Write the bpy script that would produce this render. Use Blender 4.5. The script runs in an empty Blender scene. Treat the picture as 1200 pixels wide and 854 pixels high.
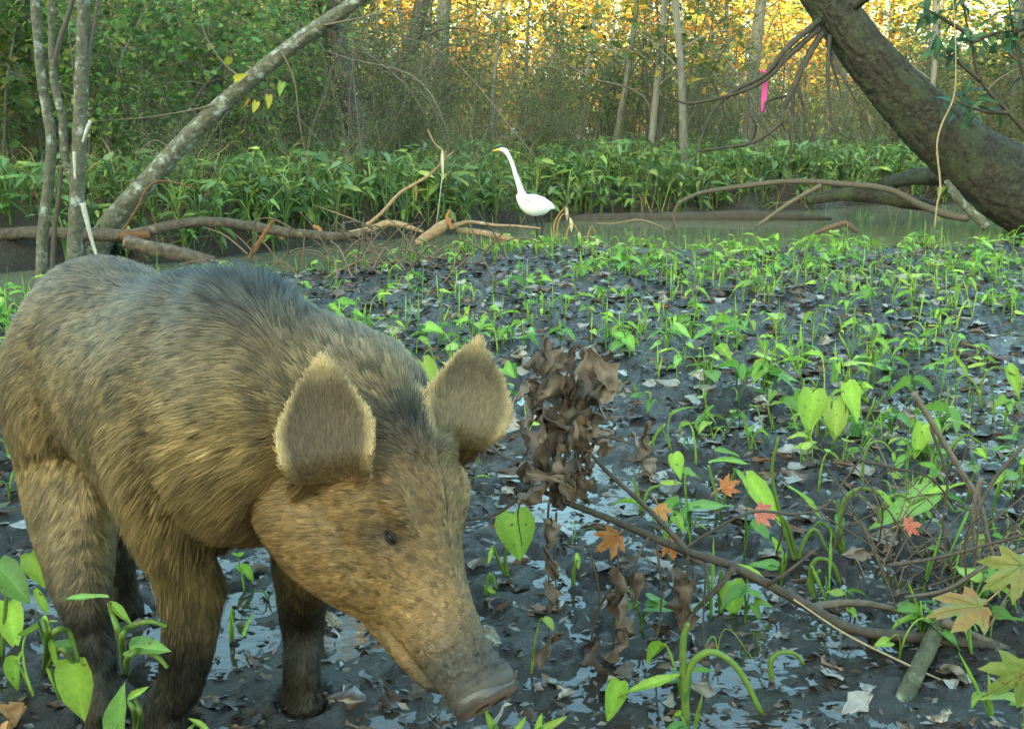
import bpy, math, random
import numpy as np
from mathutils import Vector, Matrix, kdtree, noise as mnoise
R = math.radians
rng = np.random.default_rng(7)
random.seed(7)
SC = bpy.context.scene
COL = SC.collection

# ------------------------------------------------------------------ camera
CAM_H = 0.90
PITCH = 12.69
F = 1230.0                       # focal length in pixels of the 1200 px wide photograph
cam_d = bpy.data.cameras.new('trail_camera')
cam_d.sensor_width = 36.0
cam_d.lens = 36.0 * F / 1200.0
cam_d.clip_start = 0.02
cam_d.clip_end = 2000
cam = bpy.data.objects.new('trail_camera', cam_d)
cam.location = (0, 0, CAM_H)
cam.rotation_euler = (R(90 - PITCH), 0, 0)
COL.objects.link(cam)
SC.camera = cam

# ------------------------------------------------------------------ world, sun, exposure
SUN_EL, SUN_AZ = 17.0, -152.0     # azimuth of the sun, degrees from +Y towards +X (behind the camera, left)
world = bpy.data.worlds.new('World')
SC.world = world
world.use_nodes = True
wn = world.node_tree
sky = wn.nodes.new('ShaderNodeTexSky')
sky.sky_type = 'NISHITA'
sky.sun_disc = False
sky.sun_elevation = R(SUN_EL)
sky.sun_rotation = R(SUN_AZ)
sky.air_density = 1.0
sky.dust_density = 3.0
sky.ozone_density = 0.4
bg = wn.nodes['Background']
bg.inputs['Strength'].default_value = 0.15
wn.links.new(sky.outputs['Color'], bg.inputs['Color'])
SUN_DIR = Vector((math.sin(R(SUN_AZ)) * math.cos(R(SUN_EL)), math.cos(R(SUN_AZ)) * math.cos(R(SUN_EL)), math.sin(R(SUN_EL))))
sun_d = bpy.data.lights.new('sun', 'SUN')
sun_d.energy = 5.0
sun_d.angle = R(0.6)
sun_d.color = (1.0, 0.72, 0.42)
sun = bpy.data.objects.new('sun', sun_d)
sun.rotation_euler = (-SUN_DIR).to_track_quat('-Z', 'Y').to_euler()
sun.location = SUN_DIR * 60
COL.objects.link(sun)
SC.view_settings.view_transform = 'Standard'
SC.view_settings.look = 'None'
SC.view_settings.gamma = 1.0
SC.view_settings.exposure = 3.05
SC.view_settings.use_white_balance = True      # the trail camera's greenish cool balance
SC.view_settings.white_balance_temperature = 6450
SC.view_settings.white_balance_tint = -19
SC.cycles.use_denoising = True
SC.cycles.max_bounces = 6
SC.cycles.diffuse_bounces = 3
SC.cycles.glossy_bounces = 2
SC.cycles.transmission_bounces = 4
SC.cycles.transparent_max_bounces = 8
SC.cycles.sample_clamp_indirect = 6.0

# ------------------------------------------------------------------ pixel helpers (where a thing of the photograph stands in the place)
_sp, _cp = math.sin(R(PITCH)), math.cos(R(PITCH))
def ray(u, v):
    xc, zc = (u - 600.0) / F, (427.0 - v) / F
    return Vector((xc, _cp + zc * _sp, -_sp + zc * _cp))
def P(u, v, Y):
    """point seen at pixel u,v lying Y metres in front"""
    d = ray(u, v)
    t = Y / d.y
    return Vector((d.x * t, Y, CAM_H + d.z * t))
def G(u, v, z=0.0):
    """point seen at pixel u,v lying at height z"""
    d = ray(u, v)
    t = (z - CAM_H) / d.z
    return Vector((d.x * t, d.y * t, z))

# ------------------------------------------------------------------ mesh building
class MB:
    """collects vertices and faces (with a colour per vertex) for one mesh"""
    def __init__(self):
        self.v, self.f, self.c, self.n = [], [], [], 0
    def add(self, v, f, c=None):
        v = np.asarray(v, dtype=np.float32).reshape(-1, 3)
        for q in f:
            self.f.append(tuple(int(i) + self.n for i in q))
        self.v.append(v)
        if c is None:
            c = (1, 1, 1)
        c = np.asarray(c, dtype=np.float32)
        if c.ndim == 1:
            c = np.tile(c[:3], (len(v), 1))
        self.c.append(c)
        self.n += len(v)
    def mesh(self, name, mat=None, smooth=True):
        V = np.concatenate(self.v) if self.v else np.zeros((0, 3), np.float32)
        C = np.concatenate(self.c) if self.c else np.zeros((0, 3), np.float32)
        me = bpy.data.meshes.new(name)
        me.from_pydata(V.tolist(), [], self.f)
        finish(me, C, mat, smooth)
        return me
    def build(self, name, mat, parent=None, smooth=True):
        return link(name, self.mesh(name, mat, smooth), parent)

def finish(me, C, mat, smooth):
    if C is not None and len(C):
        a = me.color_attributes.new('col', 'FLOAT_COLOR', 'POINT')
        c4 = np.ones((len(C), 4), np.float32)
        c4[:, :3] = C
        a.data.foreach_set('color', c4.ravel())
    if mat is not None:
        me.materials.append(mat)
    if smooth and len(me.polygons):
        me.polygons.foreach_set('use_smooth', np.ones(len(me.polygons), bool))
    me.update()

def fast_mesh(name, V, tris=None, quads=None, C=None, mat=None, smooth=True):
    """numpy arrays straight to a mesh"""
    me = bpy.data.meshes.new(name)
    V = np.asarray(V, np.float32)
    me.vertices.add(len(V))
    me.vertices.foreach_set('co', V.ravel())
    parts, starts, off = [], [], 0
    tot = []
    for arr, k in ((quads, 4), (tris, 3)):
        if arr is not None and len(arr):
            arr = np.asarray(arr, np.int32)
            parts.append(arr.ravel())
            starts.append(off + np.arange(len(arr), dtype=np.int32) * k)
            tot.append(np.full(len(arr), k, np.int32))
            off += arr.size
    L = np.concatenate(parts)
    S = np.concatenate(starts)
    me.loops.add(len(L))
    me.loops.foreach_set('vertex_index', L)
    me.polygons.add(len(S))
    me.polygons.foreach_set('loop_start', S)
    me.polygons.foreach_set('loop_total', np.concatenate(tot))
    me.update(calc_edges=True)
    finish(me, C, mat, smooth)
    return me

def link(name, data, parent=None):
    o = bpy.data.objects.new(name, data)
    COL.objects.link(o)
    if parent is not None:
        o.parent = parent
    return o
def thing(name, label, cat, loc=(0, 0, 0), rotz=0.0, group=None):
    o = bpy.data.objects.new(name, None)
    o.empty_display_size = 0.05
    COL.objects.link(o)
    o.location = loc
    o.rotation_euler = (0, 0, rotz)
    return tag(o, label, cat, group)
def tag(o, label, cat, group=None):
    o['label'] = label
    o['category'] = cat
    if group:
        o['group'] = group
    return o
def copy_tree(o, parent=None):
    c = o.copy()
    COL.objects.link(c)
    c.parent = parent
    for ch in list(o.children):
        copy_tree(ch, c)
    return c

def unit(a):
    a = np.asarray(a, float)
    return a / (np.linalg.norm(a, axis=-1, keepdims=True) + 1e-12)
def smooth_path(pts, n):
    """Catmull-Rom through the points, n samples; points may carry extra columns (radius)"""
    p = np.asarray(pts, float)
    if len(p) == 2:
        return p[0] + (p[1] - p[0]) * np.linspace(0, 1, n)[:, None]
    q = np.vstack([2 * p[0] - p[1], p, 2 * p[-1] - p[-2]])
    out = []
    for t in np.linspace(0, len(p) - 1 - 1e-9, n):
        i = int(t); u = t - i
        a, b, c, d = q[i], q[i + 1], q[i + 2], q[i + 3]
        out.append(0.5 * ((2 * b) + (-a + c) * u + (2 * a - 5 * b + 4 * c - d) * u * u + (-a + 3 * b - 3 * c + d) * u ** 3))
    return np.array(out)
def frames(p):
    """tangents and two normals along a path"""
    t = unit(np.gradient(p, axis=0))
    ref = np.array([0.0, 0.0, 1.0]) if abs(t[0][2]) < 0.9 else np.array([1.0, 0, 0])
    n = []
    a = unit(np.cross(t[0], ref))
    for k in range(len(p)):
        a = unit(a - t[k] * np.dot(a, t[k]))
        n.append(a)
    n = np.array(n)
    return t, n, np.cross(t, n)
def tube(mb, pts, rad, sides=6, n=None, col=(1, 1, 1), rough=0.0, cap=True, col_fn=None, fissure=None):
    """a round tapering limb through pts; rad a number or one value per point"""
    pts = np.asarray([tuple(q) for q in pts], float)
    rad = np.full(len(pts), rad, float) if np.isscalar(rad) else np.asarray(rad, float)
    full = np.hstack([pts, rad[:, None]])
    if n:
        full = smooth_path(full, n)
    p, r = full[:, :3], np.maximum(full[:, 3], 1e-4)
    t, a, b = frames(p)
    th = np.linspace(0, 2 * np.pi, sides, endpoint=False)
    ring = a[:, None, :] * np.cos(th)[None, :, None] + b[:, None, :] * np.sin(th)[None, :, None]
    rr = r[:, None] * np.ones(sides)[None]
    if rough:
        rr = rr * (1 + rough * (rng.random((len(p), sides)) - 0.5) * 2)
    if fissure:                                    # long cracks and plates of bark: amount, cracks round, length scale
        am, kr, kl = fissure
        s_ = np.concatenate([[0], np.cumsum(np.linalg.norm(np.diff(p, axis=0), axis=1))])
        TH, SS = np.meshgrid(th / (2 * np.pi), s_)
        wob = fbm(TH * 6, SS * kl, 1.0, 2, 61) * 1.6
        a_ = np.abs(fbm(TH * kr + wob, SS * kl, 1.0, 3, 62, .55) - .5) * 2
        rr = rr + am * (np.minimum(a_ * 3.2, 1) - .6) + am * .8 * (fbm(TH * 5, SS * 1.5, 1.0, 3, 64) - .5)
    V = (p[:, None, :] + ring * rr[:, :, None]).reshape(-1, 3)
    f = []
    m = len(p)
    for i in range(m - 1):
        for j in range(sides):
            k = (j + 1) % sides
            f.append((i * sides + j, i * sides + k, (i + 1) * sides + k, (i + 1) * sides + j))
    if cap:
        f.append(tuple(range(sides))[::-1])
        f.append(tuple((m - 1) * sides + j for j in range(sides)))
    c = col
    if col_fn is not None:
        c = np.repeat(np.array([col_fn(i / (m - 1)) for i in range(m)]), sides, axis=0)
    mb.add(V, f, c)

# ------------------------------------------------------------------ materials
MATS = {}
def new_mat(name):
    m = bpy.data.materials.new(name)
    m.use_nodes = True
    nt = m.node_tree
    nt.nodes.clear()
    out = nt.nodes.new('ShaderNodeOutputMaterial')
    MATS[name] = m
    return m, nt, out
def node(nt, typ, **kw):
    n = nt.nodes.new(typ)
    for k, v in kw.items():
        if k in n.inputs:
            n.inputs[k].default_value = v
        else:
            setattr(n, k, v)
    return n
def mixcol(nt, fac, a, b, mode='MIX'):
    m = nt.nodes.new('ShaderNodeMix')
    m.data_type = 'RGBA'
    m.blend_type = mode
    for sock, val in ((m.inputs[0], fac), (m.inputs[6], a), (m.inputs[7], b)):
        if hasattr(val, 'links') or isinstance(val, bpy.types.NodeSocket):
            nt.links.new(val, sock)
        elif isinstance(val, (int, float)):
            sock.default_value = val
        else:
            sock.default_value = (*val[:3], 1)
    return m.outputs[2]
def ramp(nt, fac, stops):
    r = nt.nodes.new('ShaderNodeValToRGB')
    e = r.color_ramp.elements
    while len(e) < len(stops):
        e.new(0.5)
    for k, (p, c) in enumerate(stops):
        e[k].position = p
        e[k].color = (*c, 1) if len(c) == 3 else c
    nt.links.new(fac, r.inputs[0])
    return r.outputs[0]
def noise_tex(nt, scale, detail=4, rough=0.6, coord='Object', stretch=None):
    tc = nt.nodes.new('ShaderNodeTexCoord')
    src = tc.outputs[coord]
    if stretch:
        mp = nt.nodes.new('ShaderNodeMapping')
        mp.inputs['Scale'].default_value = stretch
        nt.links.new(src, mp.inputs[0])
        src = mp.outputs[0]
    n = nt.nodes.new('ShaderNodeTexNoise')
    n.inputs['Scale'].default_value = scale
    n.inputs['Detail'].default_value = detail
    n.inputs['Roughness'].default_value = rough
    nt.links.new(src, n.inputs['Vector'])
    return n.outputs[0]
def leaf_mat(name, trans=0.35, rough=0.45, spec=0.35, vein=0.25, nscale=60.0, spots=None):
    """leaf: colour from the leaf itself ('col'), blotches, some light let through"""
    m, nt, out = new_mat(name)
    at = node(nt, 'ShaderNodeAttribute', attribute_name='col')
    nz = noise_tex(nt, nscale, 3)
    oi = nt.nodes.new('ShaderNodeObjectInfo')
    hs = node(nt, 'ShaderNodeHueSaturation')
    mr = node(nt, 'ShaderNodeMapRange')
    mr.inputs['To Min'].default_value = 0.75
    mr.inputs['To Max'].default_value = 1.25
    nt.links.new(oi.outputs['Random'], mr.inputs['Value'])
    nt.links.new(mr.outputs[0], hs.inputs['Value'])
    dark = mixcol(nt, nz, (1 - vein,) * 3, (1 + vein,) * 3)
    c = mixcol(nt, 1.0, at.outputs['Color'], dark, 'MULTIPLY')
    if spots:
        sn = noise_tex(nt, spots[0], 3, .55)
        c = mixcol(nt, ramp(nt, sn, [(spots[1], (0, 0, 0)), (spots[1] + .05, (1, 1, 1))]), c, spots[2])
    nt.links.new(c, hs.inputs['Color'])
    c = hs.outputs[0]
    pr = node(nt, 'ShaderNodeBsdfPrincipled', Roughness=rough)
    pr.inputs['Specular IOR Level'].default_value = spec
    nt.links.new(c, pr.inputs['Base Color'])
    tr = nt.nodes.new('ShaderNodeBsdfTranslucent')
    nt.links.new(c, tr.inputs['Color'])
    mx = node(nt, 'ShaderNodeMixShader')
    mx.inputs[0].default_value = trans
    nt.links.new(pr.outputs[0], mx.inputs[1])
    nt.links.new(tr.outputs[0], mx.inputs[2])
    nt.links.new(mx.outputs[0], out.inputs[0])
    return m
def bark_mat(name, a, b, scale=18.0, lichen=None, lich_amt=0.5, rough=0.85, bump=0.6, stretch=(1, 1, 0.25), lich_scale=7.0, dist=0.01):
    m, nt, out = new_mat(name)
    at = node(nt, 'ShaderNodeAttribute', attribute_name='col')
    nz = noise_tex(nt, scale, 6, 0.7, stretch=stretch)
    c = ramp(nt, nz, [(0.3, a), (0.7, b)])
    if lichen:
        n2 = noise_tex(nt, lich_scale, 5, 0.7)
        f = ramp(nt, n2, [(lich_amt, (0, 0, 0)), (lich_amt + 0.12, (1, 1, 1))])
        c = mixcol(nt, f, c, lichen)
    c = mixcol(nt, 1.0, c, at.outputs['Color'], 'MULTIPLY')
    pr = node(nt, 'ShaderNodeBsdfPrincipled', Roughness=rough)
    pr.inputs['Specular IOR Level'].default_value = 0.25
    nt.links.new(c, pr.inputs['Base Color'])
    bp = node(nt, 'ShaderNodeBump', Strength=bump, Distance=dist)
    nt.links.new(nz, bp.inputs['Height'])
    nt.links.new(bp.outputs[0], pr.inputs['Normal'])
    nt.links.new(pr.outputs[0], out.inputs[0])
    return m
def plain_mat(name, rough=0.6, spec=0.3, col=None, bump=0.0, scale=40):
    m, nt, out = new_mat(name)
    pr = node(nt, 'ShaderNodeBsdfPrincipled', Roughness=rough)
    pr.inputs['Specular IOR Level'].default_value = spec
    nz = noise_tex(nt, scale, 4)
    v = mixcol(nt, nz, (0.8,) * 3, (1.2,) * 3)
    if col is None:
        at = node(nt, 'ShaderNodeAttribute', attribute_name='col')
        c = mixcol(nt, 1.0, at.outputs['Color'], v, 'MULTIPLY')
    else:
        c = mixcol(nt, 1.0, col, v, 'MULTIPLY')
    nt.links.new(c, pr.inputs['Base Color'])
    if bump:
        bp = node(nt, 'ShaderNodeBump', Strength=bump, Distance=0.003)
        nt.links.new(nz, bp.inputs['Height'])
        nt.links.new(bp.outputs[0], pr.inputs['Normal'])
    nt.links.new(pr.outputs[0], out.inputs[0])
    return m
# ================================================================== the ground, the creek and the puddles
def _hash(ix, iy, seed):
    h = (ix * 374761393 + iy * 668265263 + seed * 974711) & 0x7fffffff
    h = ((h ^ (h >> 13)) * 1274126177) & 0x7fffffff
    return ((h ^ (h >> 16)) & 0xffff) / 65535.0
def vnoise(x, y, seed=0):
    ix, iy = np.floor(x).astype(np.int64), np.floor(y).astype(np.int64)
    fx, fy = x - ix, y - iy
    fx, fy = fx * fx * (3 - 2 * fx), fy * fy * (3 - 2 * fy)
    a, b, c, d = _hash(ix, iy, seed), _hash(ix + 1, iy, seed), _hash(ix, iy + 1, seed), _hash(ix + 1, iy + 1, seed)
    return (a + (b - a) * fx) * (1 - fy) + (c + (d - c) * fx) * fy
def fbm(x, y, scale, octv=4, seed=0, gain=.5):
    x, y = np.asarray(x, float), np.asarray(y, float)
    s, amp, tot = 0, 1.0, 0
    for k in range(octv):
        s = s + amp * vnoise(x * scale * 2 ** k + 13.7 * k, y * scale * 2 ** k - 7.1 * k, seed + k)
        tot += amp
        amp *= gain
    return s / tot
def sstep(a, b, x):
    t = np.clip((x - a) / (b - a), 0, 1)
    return t * t * (3 - 2 * t)

_near = [G(u, v, 0) for u, v in ((-400, 362), (-200, 352), (0, 347), (100, 337), (250, 321), (400, 308), (520, 297), (620, 286), (700, 288), (800, 287), (900, 286), (1000, 285), (1165, 280), (1300, 272), (1500, 262))]
_far = [G(u, v, -.08) for u, v in ((-400, 310), (-200, 322), (0, 318), (150, 311), (350, 291), (560, 270), (650, 260), (700, 255), (900, 248), (1000, 242), (1165, 237), (1300, 234), (1500, 231))]
_nx, _ny = np.array([p.x for p in _near]), np.array([p.y for p in _near])
_fx, _fy = np.array([p.x for p in _far]), np.array([p.y for p in _far])
def bank_near(x):
    return np.interp(x, _nx, _ny) + (fbm(x, x * 0, 1.7, 3, 5) - .5) * .7
def bank_far(x):
    return np.interp(x, _fx, _fy) + (fbm(x, x * 0 + 9, 1.3, 3, 8) - .5) * .8
PRINTS = []
for k in range(650):
    PRINTS.append((rng.uniform(-2.4, 4.2), rng.uniform(.75, 5.5), rng.uniform(.02, .055), rng.uniform(.5, 1.0), rng.uniform(0, 3.14)))
for u, v in ((122, 862), (150, 726), (196, 868), (356, 836)):     # where the pig's feet have sunk in
    g = G(u, v, -.03)
    PRINTS.append((g.x, g.y, .052, 1.0, .6))
def ground_z(x, y, fine=True):
    x, y = np.asarray(x, float), np.asarray(y, float)
    yn, yf = bank_near(x), bank_far(x)
    big = (fbm(x, y, .55, 3, 1) - .5) * .10
    lump = (fbm(x, y, 4.5, 5, 2, .62) - .5) * .11
    clod = (sstep(.50, .62, fbm(x, y, 13.0, 3, 12)) * .018 + sstep(.52, .62, fbm(x, y, 31.0, 2, 15)) * .010) * (.3 + .7 * sstep(.35, .55, fbm(x, y, 1.6, 2, 14)))
    rid = (.5 - np.abs(fbm(x, y, 9.0, 4, 3, .6) - .5)) * .03 - .006
    flat = sstep(.35, .62, fbm(x, y, .9, 3, 21))              # smooth slick patches between churned ones
    wet = np.exp(-(((x - .12) / .55) ** 2 + ((y - 2.25) / .95) ** 2)) + .7 * np.exp(-(((x - .0) / .35) ** 2 + ((y - 1.42) / .3) ** 2)) + .6 * np.exp(-(((x - 1.7) / .9) ** 2 + ((y - 3.4) / .4) ** 2))
    mud = big * .35 + lump * (1 - .55 * flat) + (rid + clod) * (1 - .35 * flat) - .010 - .022 * wet
    mud = mud * (1 - .3 * np.clip(wet, 0, 1)) - .004 * np.clip(wet, 0, 1) + .010 * sstep(3.5, 6, y)
    rise = .05 + .22 * sstep(0, .9, y - yf) + .012 * np.clip(y - yf, 0, 40) + (fbm(x, y, .35, 4, 4) - .5) * .25
    mid = -.08 - .28 * np.minimum(sstep(0, .5, y - yn), sstep(0, .5, yf - y))
    z = np.where(y < yn, mud - .07 * sstep(-.5, 0.0, y - yn), np.where(y < yf, mid, rise * sstep(-.02, .35, y - yf) - .085 * (1 - sstep(-.02, .35, y - yf))))
    back = sstep(-.3, -3, y)
    return z * (1 - back) + back * ((fbm(x, y, .3, 3, 6) - .5) * .2 + .05)
def gz(x, y):
    return float(ground_z(np.array([x]), np.array([y]))[0])

def axis_vals(lo_f, hi_f, step, lo, hi, grow):
    v = list(np.arange(lo_f, hi_f, step))
    s, x = step, v[-1]
    while x < hi:
        s *= grow; x += s; v.append(x)
    s, x = step, v[0]
    pre = []
    while x > lo:
        s *= grow; x -= s; pre.append(x)
    return np.array(pre[::-1] + v)
def make_ground():
    xs = axis_vals(-1.25, 1.9, .0115, -700, 700, 1.030)
    ys = axis_vals(.95, 2.6, .0105, -250, 900, 1.022)
    X, Y = np.meshgrid(xs, ys)
    Z = ground_z(X, Y)
    for (cx, cy, r, d, a) in PRINTS:                          # hoof prints and holes
        i0, i1 = np.searchsorted(xs, (cx - 3 * r, cx + 3 * r)); j0, j1 = np.searchsorted(ys, (cy - 3 * r, cy + 3 * r))
        if i1 <= i0 or j1 <= j0:
            continue
        xx, yy = X[j0:j1, i0:i1] - cx, Y[j0:j1, i0:i1] - cy
        q = np.hypot((xx * math.cos(a) + yy * math.sin(a)) / .75, -xx * math.sin(a) + yy * math.cos(a)) / r
        Z[j0:j1, i0:i1] += d * r * (-.55 * np.exp(-q ** 4) + .26 * np.exp(-((q - 1.35) / .4) ** 2))
    V = np.stack([X, Y, Z], -1).reshape(-1, 3)
    nxs, nys = len(xs), len(ys)
    a = (np.arange(nys - 1)[:, None] * nxs + np.arange(nxs - 1)[None]).ravel()
    quads = np.stack([a, a + 1, a + nxs + 1, a + nxs], 1)
    yf = bank_far(X)
    t = sstep(-.2, .8, Y - yf)[..., None]
    mud = np.array((.022, .0165, .0105)); litter = np.array((.075, .052, .030))
    v = fbm(X, Y, 2.2, 4, 31)[..., None]
    m = mud * (.65 + .7 * v)
    br = sstep(.55, .72, fbm(X, Y, 1.4, 4, 33))[..., None]
    m = m * (1 - br * .55) + np.array((.085, .060, .034)) * br * .5
    C = m * (1 - t) + litter * (.6 + .8 * v) * t
    return fast_mesh('ground', V, quads=quads, C=C.reshape(-1, 3), mat=MATS['mud'])
m, nt, out = new_mat('mud')
at = node(nt, 'ShaderNodeAttribute', attribute_name='col')
n1 = noise_tex(nt, 38, 8, .68); n2 = noise_tex(nt, 7, 5, .6); n3 = noise_tex(nt, 140, 4, .6)
c = mixcol(nt, 1.0, at.outputs['Color'], ramp(nt, n1, [(.3, (.62, .66, .70)), (.55, (1, 1, 1)), (.75, (1.5, 1.42, 1.3))]), 'MULTIPLY')
pr = node(nt, 'ShaderNodeBsdfPrincipled')
pr.inputs['Specular IOR Level'].default_value = .5
nt.links.new(c, pr.inputs['Base Color'])
nt.links.new(ramp(nt, n2, [(.38, (.10,) * 3), (.60, (.5,) * 3)]), pr.inputs['Roughness'])
b1 = node(nt, 'ShaderNodeBump', Strength=1.0, Distance=.02); nt.links.new(n1, b1.inputs['Height'])
b2 = node(nt, 'ShaderNodeBump', Strength=.8, Distance=.005); nt.links.new(n3, b2.inputs['Height']); nt.links.new(b1.outputs[0], b2.inputs['Normal'])
nt.links.new(b2.outputs[0], pr.inputs['Normal'])
nt.links.new(pr.outputs[0], out.inputs[0])
ground = link('ground', make_ground())
ground['kind'] = 'structure'

def water_mat(name, col, rough, scale, bump, alpha_depth=.5):
    m, nt, out = new_mat(name)
    pr = node(nt, 'ShaderNodeBsdfPrincipled', Roughness=rough)
    pr.inputs['Base Color'].default_value = (*col, 1)
    pr.inputs['Specular IOR Level'].default_value = .8
    pr.inputs['IOR'].default_value = 1.45
    nz = noise_tex(nt, scale, 3, .55, stretch=(.45, 1, 1))
    bp = node(nt, 'ShaderNodeBump', Strength=bump, Distance=.02); nt.links.new(nz, bp.inputs['Height'])
    nt.links.new(bp.outputs[0], pr.inputs['Normal'])
    tr = node(nt, 'ShaderNodeBsdfTransparent'); tr.inputs[0].default_value = (.55, .5, .38, 1)
    mx = node(nt, 'ShaderNodeMixShader'); mx.inputs[0].default_value = alpha_depth
    nt.links.new(pr.outputs[0], mx.inputs[1]); nt.links.new(tr.outputs[0], mx.inputs[2])
    nt.links.new(mx.outputs[0], out.inputs[0])
    return m
water_mat('creek_water', (.17, .175, .105), .05, 3.2, .16, .12)
water_mat('puddle_water', (.045, .040, .030), .05, 14.0, .12, .25)
xs = np.linspace(-30, 40, 90)
Va, Vb = np.stack([xs, bank_near(xs) - .35, xs * 0 - .085], 1), np.stack([xs, bank_far(xs) + .35, xs * 0 - .085], 1)
V = np.concatenate([Va, Vb])
a = np.arange(89)
creek = link('creek_water', fast_mesh('creek_water', V, quads=np.stack([a, a + 1, a + 91, a + 90], 1), mat=MATS['creek_water']))
creek['kind'] = 'structure'
# standing water: one sheet, seen wherever the mud dips below it
puddle = link('puddle_water', fast_mesh('puddle_water', [(-3.4, .3, -.0165), (5.5, .3, -.0165), (5.5, 4.9, -.0165), (-3.4, 4.9, -.0165)], quads=[(0, 1, 2, 3)], mat=MATS['puddle_water']))
puddle['kind'] = 'structure'
# ================================================================== vegetation kit
leaf_mat('leaf_green', .46, .5, .3, .3, 40)
leaf_mat('leaf_far', .40, .6, .2, .3, 3)
leaf_mat('leaf_sprout', .45, .42, .35, .34, 120, (70, .645, (.16, .11, .035)))
leaf_mat('leaf_dead', .12, .55, .35, .45, 70)
leaf_mat('leaf_wet', .05, .28, .55, .45, 70)
plain_mat('stem_green', .45, .35)
bark_mat('bark_grey', (.10, .095, .078), (.21, .195, .155), 14, (.30, .32, .28), .60)
bark_mat('bark_sunlit', (.30, .26, .20), (.52, .47, .38), 10)  # sunlight on the far trunks put into a lighter bark colour
bark_mat('bark_dark', (.030, .026, .020), (.075, .063, .046), 16)
bark_mat('bark_moss', (.014, .013, .011), (.088, .080, .058), 24, (.074, .086, .048), .50, bump=1.0, stretch=(1, 1, 1), dist=.05, lich_scale=4)
bark_mat('bark_lichen', (.055, .052, .034), (.17, .165, .115), 34, (.36, .38, .34), .545, lich_scale=11, stretch=(1, 1, 1), bump=1.0, dist=.02)
bark_mat('dead_wood', (.17, .11, .062), (.36, .25, .15), 40, (.44, .40, .34), .62, stretch=(1, 1, 1))
bark_mat('twig_bark', (.050, .042, .033), (.115, .10, .082), 60, stretch=(1, 1, 1), dist=.002)
bark_mat('log_bark', (.030, .027, .022), (.115, .10, .082), 22, (.20, .17, .13), .58, stretch=(1, 1, 1), dist=.02, bump=1.0, lich_scale=9)
bark_mat('twig_pale', (.30, .27, .22), (.50, .47, .40), 60, stretch=(1, 1, 1), dist=.002)

def tri_f(faces):
    out = []
    for q in faces:
        for k in range(1, len(q) - 1):
            out.append((q[0], q[k], q[k + 1]))
    return np.array(out, np.int32).reshape(-1, 3)
class Proto:
    """a thing's parts as raw arrays, so they can be linked as objects or merged into one mass"""
    def __init__(self):
        self.parts = []
    def part(self, name, mb, mat):
        V = np.concatenate(mb.v).astype(np.float32); C = np.concatenate(mb.c).astype(np.float32)
        self.parts.append((name, V, tri_f(mb.f), C, mat))
        return self
    def objects(self, name):
        self.me = [(n, fast_mesh(n, V, F_, None, C, mat)) for n, V, F_, C, mat in self.parts]
    def place(self, name, label, cat, group, loc, rz, sc=1.0, tilt=(0, 0)):
        if not hasattr(self, 'me'):
            self.objects(name)
        t = thing(name, label, cat, loc, rz, group)
        t.rotation_euler = (tilt[0], tilt[1], rz)
        t.scale = (sc, sc, sc) if np.isscalar(sc) else sc
        for n, me in self.me:
            o = link(n, me, t)
            if n == 'branchwork':
                o['kind'] = 'stuff'
        return t
def merge(protos_xf, mat_order):
    """protos_xf: list of (proto, loc, rz, sc); returns one mesh with the parts' materials"""
    Vs, Fs, Cs, Ms, n = [], [], [], [], 0
    for pr_, loc, rz, sc in protos_xf:
        c, s = math.cos(rz), math.sin(rz)
        M = np.array([[c, -s, 0], [s, c, 0], [0, 0, 1]]) * sc
        for nm, V, F_, C, mat in pr_.parts:
            Vs.append(V @ M.T + np.array(loc)); Fs.append(F_ + n); Cs.append(C * rng.uniform(.75, 1.25)); Ms.append(np.full(len(F_), mat_order.index(mat)))
            n += len(V)
    me = fast_mesh('mass', np.concatenate(Vs), np.concatenate(Fs), None, np.concatenate(Cs))
    for m in mat_order:
        me.materials.append(m)
    me.polygons.foreach_set('material_index', np.concatenate(Ms).astype(np.int32))
    me.update()
    return me

def diamonds(mb, pos, size, col, droop=.3, ratio=.5, dirs=None):
    """many small leaves at once: each a folded diamond of two triangles"""
    n = len(pos)
    d = unit(rng.normal(0, 1, (n, 3)) * np.array((1, 1, .45))[None] + np.array((0, 0, -droop))[None]) if dirs is None else unit(dirs)
    s = unit(np.cross(d, rng.normal(0, 1, (n, 3)) * .45 + np.array((0, 0, 1))[None]))
    nn = np.cross(s, d)
    L = np.asarray(size) * rng.uniform(.6, 1.25, n)[:, None]
    W = L * ratio * .5
    V = np.stack([pos, pos + d * L * .45 + s * W + nn * W * .35, pos + d * L, pos + d * L * .45 - s * W + nn * W * .35], 1).reshape(-1, 3)
    b = mb.n
    mb.v.append(V.astype(np.float32)); mb.n += len(V)
    C = np.repeat(np.asarray(col, np.float32) if np.ndim(col) == 2 else np.tile(np.asarray(col, np.float32), (n, 1)), 4, axis=0)
    mb.c.append(C)
    i = np.arange(n)[:, None] * 4 + b
    F_ = np.concatenate([i + np.array([[0, 1, 2]]), i + np.array([[0, 2, 3]])])
    mb.f.extend(map(tuple, F_.tolist()))
def pick(cols, n, jit=.18):
    c = np.array(cols)[rng.integers(0, len(cols), n)]
    return np.clip(c * (1 + rng.normal(0, jit, (n, 1))), .004, .9)

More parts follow.
